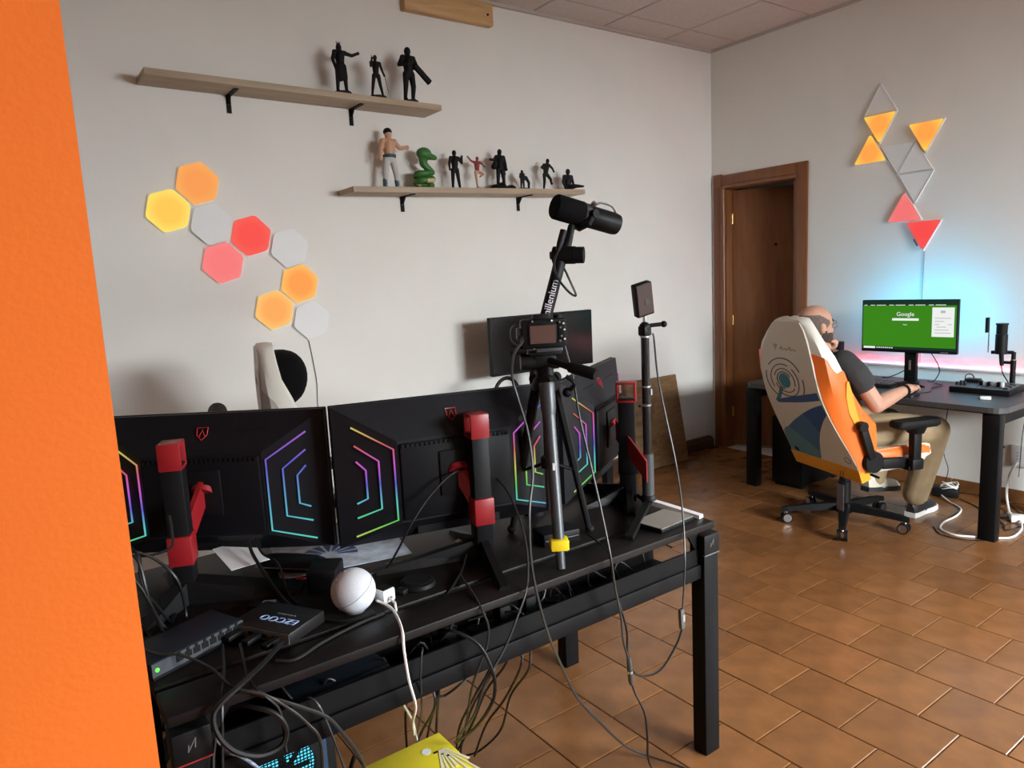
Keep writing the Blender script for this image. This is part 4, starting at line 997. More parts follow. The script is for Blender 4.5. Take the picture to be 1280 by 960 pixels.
        MB().cyl((-.165, sg*.297, .625+lift), (-.165, sg*.325, .625+lift), .026, n=18).build('bar_knob', PLASTIC, rc)
        # armrests
        ar = MB().box((.165, sg*.315, .485+lift), (.052, .042, .22), None, .008).build('armrest_post', PLASTIC, t)
        MB().box((.165, sg*.315, .395+lift), (.075, .055, .06), None, .01).build('post_collar', PLASTIC, ar)
        MB().box((.15, sg*.24, .372+lift), (.06, .17, .022), None, .005).build('arm_bracket', BLACK, ar)
        pd = rounded_rect(.02, .30, -.048, .048, .035)
        MB().loft([[(x*(1 if k_ == 1 else 1)+(.16-x)*(1-k_), (y*k_)+sg*.315, z+lift) for x, y in pd] for z, k_ in ((.592, .88), (.602, 1), (.622, 1), (.631, .93))]).build('armrest_pad', RUBBER, t)
        MB().cyl((.165, sg*.315, .56+lift), (.165, sg*.315, .597+lift), .04, .055, 16).build('pad_mount', PLASTIC, ar)
    q = MB(); q.add([P(.035, -.272, -.012), P(.035, .272, -.012), P(.035, .272, .05), P(.035, -.272, .05), P(-.045, -.262, -.008), P(-.045, .262, -.008), P(-.045, .262, .05), P(-.045, -.262, .05)], [(0,1,2,3), (7,6,5,4), (0,4,5,1), (1,5,6,2), (2,6,7,3), (3,7,4,0)])
    q.build('lower_band', pal['band'], t, False)
    pil = MB(); rg = []
    for t_, hw, dp in [(.712-.115*math.cos(R(a2)), .175*math.sin(R(a2))**.6, .084*math.sin(R(a2))**.7) for a2 in range(8, 173, 12)]:
        rg.append([P(t_-pal.get('pdrop', 0), hw*math.cos(R(a_)), .055+pal.get('pdeep', 1)*dp*max(0, math.sin(R(a_)))) for a_ in range(0, 181, 12)])
    pil.loft(rg).build('head_pillow', pal['pillow'], t)
    def dec(name, poly, m, n0=-.0088): 
        k_ = len(poly); vs = [P(y, x, n0) for x, y in poly]+[P(y, x, n0+.002) for x, y in poly]
        return MB().add(vs, [tuple(range(k_)), tuple(range(2*k_-1, k_-1, -1))]+[(i, (i+1) % k_, k_+(i+1) % k_, k_+i) for i in range(k_)]).build(name, m, rp, False)
    INK = mat('dark_print', (.10, .10, .11), .6)
    def stroke(name, pts, m, r_=.0030): return MB().tube([P(y, x, -.0085) for x, y in pts], r_, 5).build(name, m, rp)
    # embossed brand strip near the top
    EMB = mat('embossed_grey', (.36, .335, .31), .6)
    dec('emblem', [(.105, .735), (.065, .735), (.083, .70), (.088, .718)], EMB)
    for k in range(4): stroke('emboss', [(.045-.035*k, .712), (.030-.035*k, .726-.01*(k % 2)), (.018-.035*k, .708)], EMB, .003)
    if art:
        TEAL = mat('teal_print', (.02, .17, .23), .55); BLU = mat('blue_print', (.02, .085, .26), .55); BL2 = mat('pale_teal_print', (.10, .24, .30), .55)
        cx, cz = .030, .540
        for r_, a0, a1 in ((.155, -60, 20), (.155, 40, 150), (.155, 170, 280), (.115, -30, 110), (.115, 130, 300), (.085, 20, 200), (.085, 215, 340), (.062, -80, 150)):
            stroke('ring_print', [(cx+r_*math.cos(R(a0+(a1-a0)*k/14)), cz+r_*.80*math.sin(R(a0+(a1-a0)*k/14))) for k in range(15)], INK)
        def band(name, A, B_, m, n0):
            def fine(L_): return [tuple(q) for q in spline([(x, y, 0) for x, y in L_], 4)]
            A, B_ = fine(A), fine(B_); k_ = len(A); K = 8; vs = []; fs = []
            for lay in (n0, n0+.002):
                for (x0, y0, _), (x1, y1, _) in zip(A, B_):
                    for q in range(K+1): vs.append(P(y0+(y1-y0)*q/K, x0+(x1-x0)*q/K, lay))
            n_ = k_*(K+1)
            for i in range(k_-1):
                for q in range(K):
                    a = i*(K+1)+q; fs += [(a, a+1, a+K+2, a+K+1), (n_+a, n_+a+K+1, n_+a+K+2, n_+a+1)]
            rim = [q for q in range(K+1)]+[i*(K+1)+K for i in range(1, k_)]+[(k_-1)*(K+1)+q for q in range(K-1, -1, -1)]+[i*(K+1) for i in range(k_-2, 0, -1)]
            for a, b_ in zip(rim, rim[1:]+rim[:1]): fs.append((a, b_, n_+b_, n_+a))
            MB().add(vs, fs).build(name, m, rp, False)
        dec('dot_print', [(cx+.046*math.cos(R(a_)), cz+.042*math.sin(R(a_))) for a_ in range(0, 360, 18)], TEAL, -.0092)
        band('band_print', [(.165, .407), (.09, .427), (-.02, .455), (-.12, .480), (-.212, .503)], [(.150, .390), (.09, .399), (-.02, .417), (-.12, .437), (-.218, .460)], BLU, -.0096)
        band('hook_print', [(.165, .407), (.12, .450), (.085, .500)], [(.150, .390), (.10, .440), (.06, .490)], TEAL, -.0096)
        UPC = [(-.222, .435), (-.13, .400), (-.03, .350), (.08, .285), (.17, .225), (.243, .175)]; LOC = [(-.228, .375), (-.17, .320), (-.10, .240), (-.05, .165), (-.01, .09), (.02, .022)]
        band('sweep_print', UPC[:3], LOC[:3], BLU, -.0100); band('sweep_print', UPC[2:5], LOC[2:5], mat('mid_blue_print', (.045, .15, .28), .55), -.0100); band('sweep_print', UPC[4:]+[(.262, .022)], LOC[4:]+[(.022, .021)], BL2, -.0100)
        stroke('round_print', [(-.215+.02*math.cos(R(a_)), .085+.02*math.sin(R(a_))) for a_ in range(0, 361, 24)], INK, .0018)
        dec('tab', [(.225, .045), (.19, .04), (.19, .068), (.222, .073)], PLASTIC, -.0105)
        # hanging tag
        x0, y0, z0 = P(-.02, -.15, -.03)
        tg = MB().box((x0-.01, y0, z0-.115), (.002, .052, .145), None, .0008).build('swing_tag', mat('tag_card', (.14, .13, .14), .5), t)
        MB().tube([(x0, y0-.01, z0+.03), (x0-.012, y0-.01, z0-.045), (x0-.012, y0+.01, z0-.045), (x0, y0+.01, z0+.03)], .0015, 5).build('tag_cord', RUBBER, tg)
    return t
BEIGE = mat('beige_leather', (.66, .61, .52), .55, bump=.1, bscale=250); IVORY = mat('ivory_leather', (.76, .73, .65), .45, bump=.1, bscale=250)
ORL = mat('orange_leather', (.80, .155, .018), .42, bump=.1, bscale=250); YEL = mat('amber_leather', (.78, .33, .025), .42, bump=.1, bscale=250)
VELV = mat('black_velour', (.0035, .0035, .0035), .95, spec=.1)
gaming_chair('orange and ivory gaming chair with blue swirl print, under the seated person', (3.76, 2.10), R(-20), 0, dict(seat=IVORY, wing=ORL, shell=IVORY, rear=BEIGE, accent=YEL, band=YEL, pillow=VELV))
gaming_chair('white gaming chair with a black head pillow behind the left monitor', (1.005, 2.87), R(-14), .035, dict(seat=IVORY, wing=mat('pale_grey_leather', (.45, .43, .39), .5), shell=IVORY, rear=mat('pale_rear', (.62, .57, .52), .5), accent=IVORY, band=IVORY, pillow=VELV, pdrop=-.0, pdeep=1.6), False, 3.5)
oc = thing('office_chair', 'black office chair whose padded headrest peeks over the left monitor', 'chair', (.335, 2.425, 0), R(170))
for k in range(5):
    lg = MB().loft([[(x, -w_, z), (x, w_, z), (x, w_*.7, z+.025), (x, -w_*.7, z+.025)] for x, w_, z in ((.02, .025, .07), (.29, .016, .06))]).build('base_leg', BLACK, oc, False); lg.rotation_euler = (0, 0, R(72*k))
    MB().cyl((.28, -.02, .027), (.28, .02, .027), .027, n=14).build('caster', RUBBER, lg)
MB().cyl((0, 0, .07), (0, 0, .44), .025, n=14).build('gas_column', BLACK, oc)
MB().box((0, 0, .47), (.44, .44, .07), None, .03, 3).build('seat', RUBBER, oc)
MB().box((-.22, 0, .72), (.05, .40, .42), RY(R(0)), .022, 3).build('backrest', RUBBER, oc)
MB().box((-.245, 0, .62), (.03, .07, .38), None, .008).build('back_bar', PLASTIC, oc)
hd = MB(); hd.limb([(-.215, -.07, 1.068), (-.215, .06, 1.056)], [.030, .026], 14); hd.build('headrest', RUBBER, oc)
MB().tube([(-.235, 0, .80), (-.225, 0, 1.04)], .012, 8).build('headrest_post', PLASTIC, oc)

# ---------------------------------------------------------------- the seated person
pe = thing('person', 'seated person in charcoal t-shirt and khaki trousers working at the desk', 'person', (3.76, 2.10, 0), R(-20))
SKIN = mat('skin', (.50, .27, .185), .55, var=.06, scale=30)
HAIR = mat('dark_hair', (.045, .030, .022), .8, bump=.6, bscale=300)
SHIRT = mat('charcoal_cotton', (.032, .031, .032), .9, var=.12, scale=40, bump=.3, bscale=60)
KHAKI = mat('khaki_cotton', (.30, .22, .125), .85, var=.12, scale=14, bump=.5, bscale=35)
def V(*a): return Vector(a)
b = MB()
# head
hc = V(-.215, 0, 1.140)
b.sphere(hc, (.101, .077, .095), 20, 14); b.sphere(hc+V(.03, 0, -.057), (.068, .061, .080), 18, 12); b.sphere(hc+V(.062, 0, -.102), (.026, .03, .024))
b.sphere(hc+V(.075, 0, -.005), (.024, .05, .018)); b.sphere(hc+V(.078, .03, -.045), (.018, .02, .02)); b.sphere(hc+V(.078, -.03, -.045), (.018, .02, .02))
b.limb([hc+V(.090, 0, -.012), hc+V(.112, 0, -.045)], [.008, .014], 10); b.sphere(hc+V(.100, 0, -.046), (.014, .017, .010))
b.sphere(hc+V(.090, 0, -.076), (.012, .024, .007)); b.sphere(hc+V(.088, 0, -.086), (.012, .022, .007))
for s_ in (-1, 1):
    b.sphere(hc+V(-.002, s_*.077, -.025), (.020, .008, .031)); b.sphere(hc+V(-.010, s_*.082, -.018), (.010, .007, .020))
b.limb([hc+V(-.010, 0, -.06), V(-.185, 0, 1.02), V(-.165, 0, .96)], [.058, .056, .066], 14)
# trunk core, arms
b.limb([V(-.10, 0, .55), V(-.115, 0, .75), V(-.13, 0, .90)], [.11, .11, .09], 14)
for s_ in (-1, 1): b.limb([V(-.15, 0, .95), V(-.15, s_*.165, .930)], [.06, .055])
b.limb([V(-.15, -.165, .930), V(-.095, -.22, .83), V(-.030, -.252, .715)], [.052, .047, .042])
b.limb([V(-.030, -.252, .715), V(.07, -.212, .728), V(.262, -.138, .752)], [.043, .042, .028])
b.limb([V(-.15, .165, .930), V(-.05, .215, .83), V(.05, .20, .745)], [.052, .047, .042])
b.limb([V(.05, .20, .745), V(.0, .14, .85), V(-.070, .045, .955)], [.042, .040, .027])
# right hand lying on the mouse
wr = V(.262, -.138, .752); pc_ = V(.315, -.112, .750)
fw = V(.86, .50, 0).normalized(); lf = V(-.50, .86, 0)
b.limb([wr, pc_], [.027, .029]); b.sphere(pc_+fw*.01, (.040, .040, .017))
for k, (o_, L_) in enumerate(((.028, .085), (.010, .095), (-.010, .088), (-.028, .070))):
    r0 = pc_+fw*.028+lf*o_; k1 = r0+fw*(L_*.45)+V(0, 0, .008); k2 = r0+fw*(L_*.78)+V(0, 0, -.006); k3 = r0+fw*L_+V(0, 0, -.020)
    b.limb([pc_+lf*o_*.7, r0, k1, k2, k3], [.012, .0115, .010, .009, .0075], 8)
b.limb([pc_+lf*.015-fw*.01, pc_+lf*.046+fw*.012+V(0, 0, -.010), pc_+lf*.055+fw*.040+V(0, 0, -.022)], [.014, .011, .0085], 8)
# left hand curled against the chin
hl = V(-.098, .030, .985)
b.limb([V(-.070, .045, .955), hl], [.026, .027]); b.sphere(hl, (.026, .034, .036))
for k in range(4):
    y0 = .030-.017*k
    b.limb([hl+V(.012, y0-.01, .020), hl+V(.030, y0-.012, .040), hl+V(.012, y0-.014, .054), hl+V(-.008, y0-.014, .046)], [.0105, .010, .0092, .008], 8)
b.limb([hl+V(.0, -.024, .0), hl+V(.018, -.042, .024), hl+V(.008, -.036, .046)], [.012, .010, .0085], 8)
# legs inside the trousers
b.limb([V(-.05, 0, .53), V(-.03, -.09, .53), V(.45, -.17, .515), V(.405, -.075, .11)], [.10, .075, .055, .035])
b.limb([V(-.03, .09, .53), V(.43, .14, .51), V(.30, .11, .17)], [.075, .055, .035])
body = fuse(b, 'body', SKIN, pe, .0055, 5)
# shirt
s = MB(); rg = []
for z, cx, rx, ry in ((.50, -.045, .125, .168), (.56, -.065, .128, .172), (.64, -.085, .122, .168), (.74, -.105, .122, .178), (.83, -.122, .118, .190), (.915, -.138, .105, .188), (.965, -.152, .088, .150), (.995, -.165, .076, .088)):
    rg.append([(cx+rx*math.cos(R(a_)), ry*math.sin(R(a_)), z) for a_ in range(0, 360, 20)])
s.loft(rg)
s.limb([V(-.15, -.148, .930), V(-.125, -.198, .885), V(-.098, -.220, .838)], [.074, .071, .067])
s.limb([V(-.15, .148, .930), V(-.11, .195, .885), V(-.065, .21, .842)], [.074, .071, .067])
fuse(s, 'shirt', SHIRT, pe, .008, 6)
# trousers
q = MB()
q.sphere((-.04, 0, .525), (.15, .18, .085), 18, 12)
q.limb([V(-.02, -.09, .535), V(.20, -.135, .545), V(.445, -.17, .520)], [.092, .088, .076]); q.limb([V(.445, -.17, .520), V(.435, -.135, .35), V(.41, -.085, .135)], [.076, .070, .068])
q.limb([V(-.02, .09, .535), V(.20, .125, .545), V(.425, .14, .515)], [.092, .088, .076]); q.limb([V(.425, .14, .515), V(.37, .125, .36), V(.305, .11, .195)], [.074, .066, .06])
fuse(q, 'trousers', KHAKI, pe, .009, 5)
# beard, hair fringe, glasses
br = MB(); br.sphere(hc+V(.040, 0, -.072), (.066, .064, .060), 18, 12); br.sphere(hc+V(.066, 0, -.108), (.030, .036, .024)); br.sphere(hc+V(.02, 0, -.05), (.05, .070, .050))
bo_ = fuse(br, 'beard_src', HAIR, None, .005, 3); me = bo_.data
bm = bmesh.new(); bm.from_mesh(me)
dl = [f for f in bm.faces if (f.calc_center_median().z-hc.z > -.052-(.0 if f.calc_center_median().x-hc.x > .03 else -.03)) or (f.calc_center_median().x-hc.x < .004) or (abs(f.calc_center_median().y) < .022 and -.094 < f.calc_center_median().z-hc.z < -.070 and f.calc_center_median().x-hc.x > .06)]
bmesh.ops.delete(bm, geom=dl, context='FACES'); bm.to_mesh(me); bm.free(); bo_.name = 'beard'; bo_.parent = pe
hm = MB().sphere(hc+V(-.004, 0, -.004), (.105, .081, .097), 96, 64).mesh('hair')
bm = bmesh.new(); bm.from_mesh(hm); dl = []
for f in bm.faces:
    c_ = f.calc_center_median()-hc
    if c_.z > .046-.55*max(0, c_.x+.02) or c_.z < -.068 or c_.x > .042-.8*max(0, -c_.z): dl.append(f)
bmesh.ops.delete(bm, geom=dl, context='FACES'); bm.to_mesh(hm); bm.free()
link('hair', hm, mat('short_hair', (.12, .088, .070), .85, bump=.5, bscale=400, var=.2, scale=60), pe)
gs = MB()
for s_ in (-1, 1):
    gs.tube([hc+V(.104, s_*.033+.023*math.cos(R(a_)), -.012+.020*math.sin(R(a_))) for a_ in range(0, 360, 24)], .0017, 5, None, True)
    gs.tube([hc+V(.102, s_*.056, -.006), hc+V(.06, s_*.074, -.006), hc+V(.0, s_*.083, -.008), hc+V(-.012, s_*.084, -.022)], .0017, 5)
gs.tube([hc+V(.104, -.010, -.008), hc+V(.106, .010, -.008)], .0017, 5)
gl_ = gs.build('glasses', mat('glasses_frame', (.35, .30, .22), .3, metal=.8), pe)
for s_ in (-1, 1):
    MB().cyl(hc+V(.0805, s_*.033, -.012), hc+V(.0915, s_*.033, -.012), .009, .005, 10).build('eye', mat('eye_dark', (.03, .02, .018), .2), pe)
    MB().tube([hc+V(.088, s_*.014, .010), hc+V(.092, s_*.032, .016), hc+V(.080, s_*.050, .010)], .0035, 6).build('eyebrow', HAIR, pe)
wt = MB()
for k in range(18):
    a_ = R(20*k); ctr = V(.238, -.150, .750); wt.sphere(ctr+lf*.034*math.cos(a_)+V(0, 0, .034*math.sin(a_)), .0072, 8, 6)
wt.build('bead_bracelet', RUBBER, pe)
# shoes
def shoe(name, heel, dirn, pitch, up_m, sole_m):
    M = T(*heel) @ RZ(dirn) @ RY(pitch)
    prof = [(0, .030, .0), (.04, .036, 0), (.12, .037, 0), (.20, .047, 0), (.25, .043, 0), (.275, .022, 0)]
    sl = MB().loft([[tuple(M @ V(x, -w_, 0)), tuple(M @ V(x, w_, 0)), tuple(M @ V(x, w_, .028)), tuple(M @ V(x, -w_, .028))] for x, w_, _ in prof]).build('sole', sole_m, None)
    u = MB().loft([[tuple(M @ V(x, w_*math.cos(R(a_)), .022+h*math.sin(R(a_)))) for a_ in range(0, 181, 20)] for x, w_, h in ((.004, .024, .055), (.03, .034, .085), (.08, .036, .088), (.13, .038, .066), (.19, .044, .046), (.24, .040, .036), (.268, .022, .018))]).build(name, up_m, pe)
    sl.parent = u
    lc = MB()
    for k in range(4):
        x = .105+.024*k; h = .078-.011*k; lc.tube([tuple(M @ V(x, -.024, .022+h*.86)), tuple(M @ V(x, 0, .024+h)), tuple(M @ V(x, .024, .022+h*.86))], .003, 5)
    lc.build('laces', CABLEW if up_m is not IVSH else RUBBER, u)
    return u
IVSH = mat('cream_leather', (.55, .50, .40), .6); BKSH = mat('black_leather', (.02, .02, .022), .4); WSOLE = mat('white_sole', (.72, .71, .68), .6); BSOLE = mat('black_sole', (.02, .02, .02), .6)
shoe('shoe', (.375, -.085, .0), R(20), 0, BKSH, WSOLE)
shoe('shoe', (.215, .085, .128), R(8), R(6), IVSH, BSOLE)

# ---------------------------------------------------------------- figurines on the shelves (plain generic figures)
FDARK = mat('figure_dark', (.0045, .004, .004), .6, spec=.2); FDK2 = mat('figure_charcoal', (.011, .010, .011), .55, spec=.25)
FSKIN = mat('figure_skin', (.55, .30, .18), .6); FGREY = mat('figure_grey_cloth', (.50, .48, .44), .7); FTEAL = mat('figure_teal', (.02, .07, .085), .6)
FGREEN = mat('figure_green', (.035, .15, .025), .5, var=.3, scale=60); FCREAM = mat('figure_cream', (.65, .48, .25), .6); FRED = mat('figure_red', (.22, .03, .025), .6)
STD = dict(head=(0, 0, .925), neck=(0, 0, .83), chest=(0, 0, .74), hip=(0, 0, .52), sl=(-.115, 0, .80), sr=(.115, 0, .80), el=(-.165, 0, .655), er=(.165, 0, .655), hl=(-.17, -.03, .50), hr=(.17, -.03, .50),
           tl=(-.06, 0, .50), tr=(.06, 0, .50), kl=(-.085, -.01, .27), kr=(.085, -.01, .27), fl=(-.10, 0, .02), fr=(.10, 0, .02))
def figure(x, y, z, h, label, pose=None, m=FDARK, base=None, legs_m=None, extra=None, bulk=1.0, rz=0):
    t = thing('figurine', label, 'figurine', (x, y, z), rz, 'figurines on the wall shelves')
    J = dict(STD); J.update(pose or {}); zb = .012 if base else 0
    p = {k: Vector(v)*h+Vector((0, 0, zb)) for k, v in J.items()}
    r = lambda q: q*h*bulk
    up = MB(); up.limb([p['hip'], p['chest'], p['neck']], [r(.075), r(.10), r(.045)], 10); up.limb([p['sl'], p['sr']], [r(.05), r(.05)], 10)
    up.limb([p['neck'], p['head']], [r(.04), r(.045)], 8); up.sphere(p['head'], (r(.058), r(.065), r(.075)))
    for a in 'lr':
        up.limb([p['s'+a], p['e'+a], p['h'+a]], [r(.045), r(.036), r(.028)], 8); up.sphere(p['h'+a], r(.036), 8, 6)
    lo = up if legs_m is None else MB()
    lo.sphere(p['hip'], (r(.095), r(.075), r(.075)))
    for a in 'lr':
        lo.limb([p['t'+a], p['k'+a], p['f'+a]], [r(.062), r(.048), r(.032)], 8)
        lo.limb([p['f'+a]+Vector((0, 0, 0)), p['f'+a]+Vector((0, -.07*h, -.002*h))], [r(.030), r(.024)], 8)
    if extra: extra(up, p, h)
    fuse(up, 'body', m, t, h*.014, 2)
    if legs_m: fuse(lo, 'legs', legs_m, t, h*.014, 2)
    if base:
        MB().lathe([(0, 0), (base, 0), (base, .008), (base*.94, .012), (0, .012)], 24).build('base', FDK2, t)
    return t
def spikes(up, p, h):
    for k in (-1, 0, 1): up.cyl(p['head']+Vector((k*.03*h, 0, .05*h)), p['head']+Vector((k*.05*h, 0, .13*h)), .014*h, .008*h, 6)
    up.limb([p['hip']+Vector((.06*h, 0, 0)), p['hip']+Vector((.12*h, 0, -.22*h))], [.07*h, .03*h])
    up.limb([p['hip']+Vector((-.03*h, -.03*h, 0)), p['hip']+Vector((-.02*h, -.03*h, -.25*h))], [.08*h, .06*h])
def us(x): return 2.452-math.tan(R(.6))*(x-.67)
figure(1.613, 3.645, us(1.628), .245, 'dark armoured figurine with one arm stretched out, leftmost on the upper shelf', dict(er=(.26, -.03, .76), hr=(.40, -.05, .82), hl=(-.12, -.06, .42), head=(-.01, 0, .90)), FDARK, .048, extra=spikes, bulk=1.05)
def sword(up, p, h): up.tube([p['hr']+Vector((0, 0, .06*h)), p['hr']+Vector((.09*h, 0, -.40*h))], [.014*h, .010*h], 6); up.tube([p['hl']+Vector((0, 0, -.05*h)), p['hl']+Vector((-.01*h, 0, .08*h))], .014*h, 6)
figure(1.812, 3.645, us(1.829), .215, 'slim dark figurine holding a sword downward in the middle of the upper shelf', dict(el=(-.15, -.05, .70), hl=(-.12, -.08, .88), kl=(-.10, 0, .27), kr=(.10, 0, .27), fl=(-.14, 0, .02), fr=(.16, 0, .02), hr=(.20, -.04, .52)), FDARK, .050, extra=sword, bulk=.9)
def cannon(up, p, h): up.box((0, 0, 0), (.10*h, .09*h, .45*h), T(*(p['hr']+Vector((.05*h, -.02*h, -.05*h)))) @ RY(R(-48)))
figure(2.009, 3.645, us(2.028), .280, 'broad dark figurine with a large block weapon, rightmost on the upper shelf', dict(hr=(.20, -.07, .56), er=(.18, -.02, .66), el=(-.20, 0, .66), hl=(-.06, -.08, .66), kl=(-.08, 0, .27), fl=(-.11, 0, .02), fr=(.06, 0, .02)), FDARK, .045, extra=cannon, bulk=1.12)
def lz(x): return 1.975+math.tan(R(1.2))*(x-1.612)
t = figure(1.880, 3.69, lz(1.88), .315, 'tallest figurine with bare tan torso and pale trousers on the lower shelf', dict(er=(.20, -.02, .70), hr=(.34, -.04, .72), hl=(-.19, -.02, .50), fl=(-.11, 0, .02), fr=(.13, 0, .02), kl=(-.10, -.01, .27), kr=(.10, -.01, .27)), FSKIN, None, FGREY, bulk=1.12)
mb = MB(); mb.sphere((0, .004, .305), (.024, .026, .022)); mb.build('hair_cap', FDARK, t)
mb = MB(); mb.lathe([(.030, .166), (.036, .166), (.037, .182), (.031, .184)], 16); mb.build('belt', FTEAL, t)
for s_ in (-1, 1): MB().limb([(s_*.037, 0, .006), (s_*.036, 0, .045)], [.013, .015], 8).build('boot', FTEAL, t)
# plain green coiled ornament
g = thing('coiled_ornament', 'plain green coiled ornament with cream rings on the lower shelf', 'ornament', (2.09, 3.69, lz(2.09)), 0, 'figurines on the wall shelves')
pts = [(.05*math.cos(a_), .032*math.sin(a_), .02+.012*a_/2) for a_ in [k*.35 for k in range(36)]]
MB().tube(pts, [.019]*30+[.018, .017, .017, .017, .017, .016], 10).build('coil', FGREEN, g)
mb = MB(); mb.limb([pts[-1], (.0, 0, .14), (-.005, -.01, .185)], [.018, .022, .030]); mb.sphere((0, -.012, .195), (.046, .040, .034)); mb.limb([(.02, -.03, .18), (.048, -.05, .168)], [.022, .014]); fuse(mb, 'head_knob', FGREEN, g, .004, 3)
for k in (6, 13, 20): MB().tube([(pts[k+j][0]*1.0, pts[k+j][1]-.012, pts[k+j][2]-.006) for j in range(4)], .013, 8).build('cream_ring', FCREAM, g)
figure(2.299, 3.69, lz(2.30), .225, 'dark suited figurine with one hand raised on the lower shelf', dict(er=(.20, -.03, .68), hr=(.20, -.05, .84), fl=(-.09, 0, .02), fr=(.13, 0, .02)), FDARK)
t = figure(2.455, 3.69, lz(2.455), .185, 'small figurine with red jacket mid leap on the lower shelf', dict(el=(-.22, 0, .84), hl=(-.34, 0, .96), er=(.20, 0, .76), hr=(.30, 0, .68), kr=(.16, -.10, .42), fr=(.02, -.12, .34), kl=(-.04, 0, .28), fl=(-.02, 0, .03), head=(.02, 0, .92)), FRED, .022, FSKIN, bulk=.9)
def rocks(up, p, h):
    up.limb([p['neck']+Vector((0, .03*h, 0)), p['hip']+Vector((-.16*h, .05*h, .05*h))], [.06*h, .07*h]); up.limb([p['neck']+Vector((0, .03*h, 0)), p['hip']+Vector((.14*h, .05*h, -.12*h))], [.06*h, .05*h])
    for k, (a, b_, c_) in enumerate(((-.16, 0, .10), (.02, .02, .14), (.2, 0, .08), (.30, 0, .10), (-.02, -.04, .08))): up.sphere(Vector((a*h, b_*h, c_*.4*h)), (.16*h, .12*h, c_*h))
figure(2.625, 3.69, lz(2.625), .245, 'dark caped figurine standing on a rock base on the lower shelf', dict(el=(-.20, -.02, .72), hl=(-.32, -.04, .72)), FDARK, None, extra=rocks)
def arch(up, p, h): up.limb([Vector((.0, 0, .55*h)), Vector((.26*h, 0, .72*h)), Vector((.46*h, 0, .45*h)), Vector((.44*h, 0, .06*h))], [.10*h, .10*h, .08*h, .06*h])
figure(2.79, 3.69, lz(2.79), .110, 'very small dark bent figurine on a round base on the lower shelf', dict(hl=(-.16, 0, .60)), FDK2, .040, extra=arch, bulk=1.3)
figure(2.980, 3.69, lz(2.98), .200, 'dark running figurine with one leg bent back on the lower shelf', dict(head=(.10, 0, .93), neck=(.06, 0, .83), chest=(.03, 0, .74), sl=(-.06, 0, .80), sr=(.16, 0, .80), el=(-.16, 0, .72), hl=(-.02, -.06, .62), er=(.26, -.03, .70), hr=(.30, -.05, .60), kl=(-.06, 0, .28), fl=(-.10, 0, .02), kr=(.16, -.04, .36), fr=(.22, 0, .22)), FDARK)
figure(3.165, 3.69, lz(3.165), .175, 'bulky dark figurine sitting with legs forward, last on the lower shelf', dict(hip=(0, 0, .14), chest=(0, 0, .42), neck=(0, 0, .56), head=(0, -.01, .70), sl=(-.17, 0, .52), sr=(.17, 0, .52), el=(-.24, 0, .32), hl=(-.20, -.08, .12), er=(.24, 0, .34), hr=(.20, -.10, .14), tl=(-.08, -.02, .12), tr=(.08, -.02, .12), kl=(.06, -.26, .16), kr=(.22, -.22, .16), fl=(.22, -.40, .14), fr=(.40, -.34, .14)), FDK2, bulk=1.45)

# ---------------------------------------------------------------- cables of the front desk
G1 = 'dark cables hanging below the desk tray'
cable('camera_cable', 'grey cable falling from the camera in front of the desk to the floor', [(1.098, 1.492, 1.305), (1.066, 1.440, 1.295), (1.025, 1.420, 1.270), (.986, 1.380, 1.222), (.987, 1.360, 1.166), (.988, 1.330, 1.092), (.975, 1.300, 1.003), (.941, 1.275, .920), (.930, 1.262, .812), (.938, 1.255, .724), (.962, 1.250, .619), (.999, 1.250, .525), (1.042, 1.250, .430), (1.109, 1.240, .337), (1.26, 1.34, .17), (1.40, 1.42, .03), (1.481, 1.292, .006), (1.5, 1.15, .006)], .0034, CABLEG)
cable('light_power_cable', 'thin dark cable falling from the led panel past the desk corner', [(1.588, 1.490, 1.270), (1.588, 1.485, 1.251), (1.552, 1.440, 1.150), (1.539, 1.400, 1.038), (1.534, 1.360, .903), (1.490, 1.300, .785), (1.445, 1.255, .670), (1.436, 1.255, .558), (1.432, 1.255, .531)], .0028, CABLEG)
ic = thing('inline_switch', 'small grey inline switch on the hanging light cable', 'switch', (1.430, 1.255, .478))
MB().box((0, 0, .027), (.016, .012, .058), RY(R(-3)), .004).build('housing', mat('inline_grey', (.09, .095, .095), .4), ic); MB().box((0, -.0065, .03), (.008, .002, .018)).build('button', SILVER, ic, False)
cable('light_power_cable', 'black cable sagging left from the inline switch under the desk', [(1.430, 1.255, .479), (1.407, 1.255, .439), (1.339, 1.255, .387), (1.263, 1.255, .400), (1.226, 1.255, .443), (1.221, 1.255, .472)], .003)
cable('tripod_cable', 'dark grey cable running down from the camera over the desk edge, left of two', [(1.205, 1.450, 1.290), (1.210, 1.420, 1.192), (1.193, 1.380, 1.093), (1.190, 1.340, .974), (1.186, 1.300, .857), (1.173, 1.258, .756), (1.182, 1.254, .670), (1.198, 1.253, .590), (1.204, 1.253, .523), (1.219, 1.253, .469)], .003, CABLEG)
cable('tripod_cable', 'black cable running over the desk edge down to the floor, right of two', [(1.235, 1.42, .760), (1.215, 1.33, .748), (1.180, 1.268, .752), (1.188, 1.258, .656), (1.221, 1.258, .548), (1.222, 1.258, .482), (1.226, 1.258, .429), (1.244, 1.258, .361), (1.280, 1.258, .284), (1.30, 1.27, .20), (1.36, 1.32, .06), (1.39, 1.26, .006), (1.40, 1.15, .006)], .003)
cp = thing('cable_coupler', 'dark metal coupler joining the cables below the desk edge', 'coupler', (1.222, 1.254, .40))
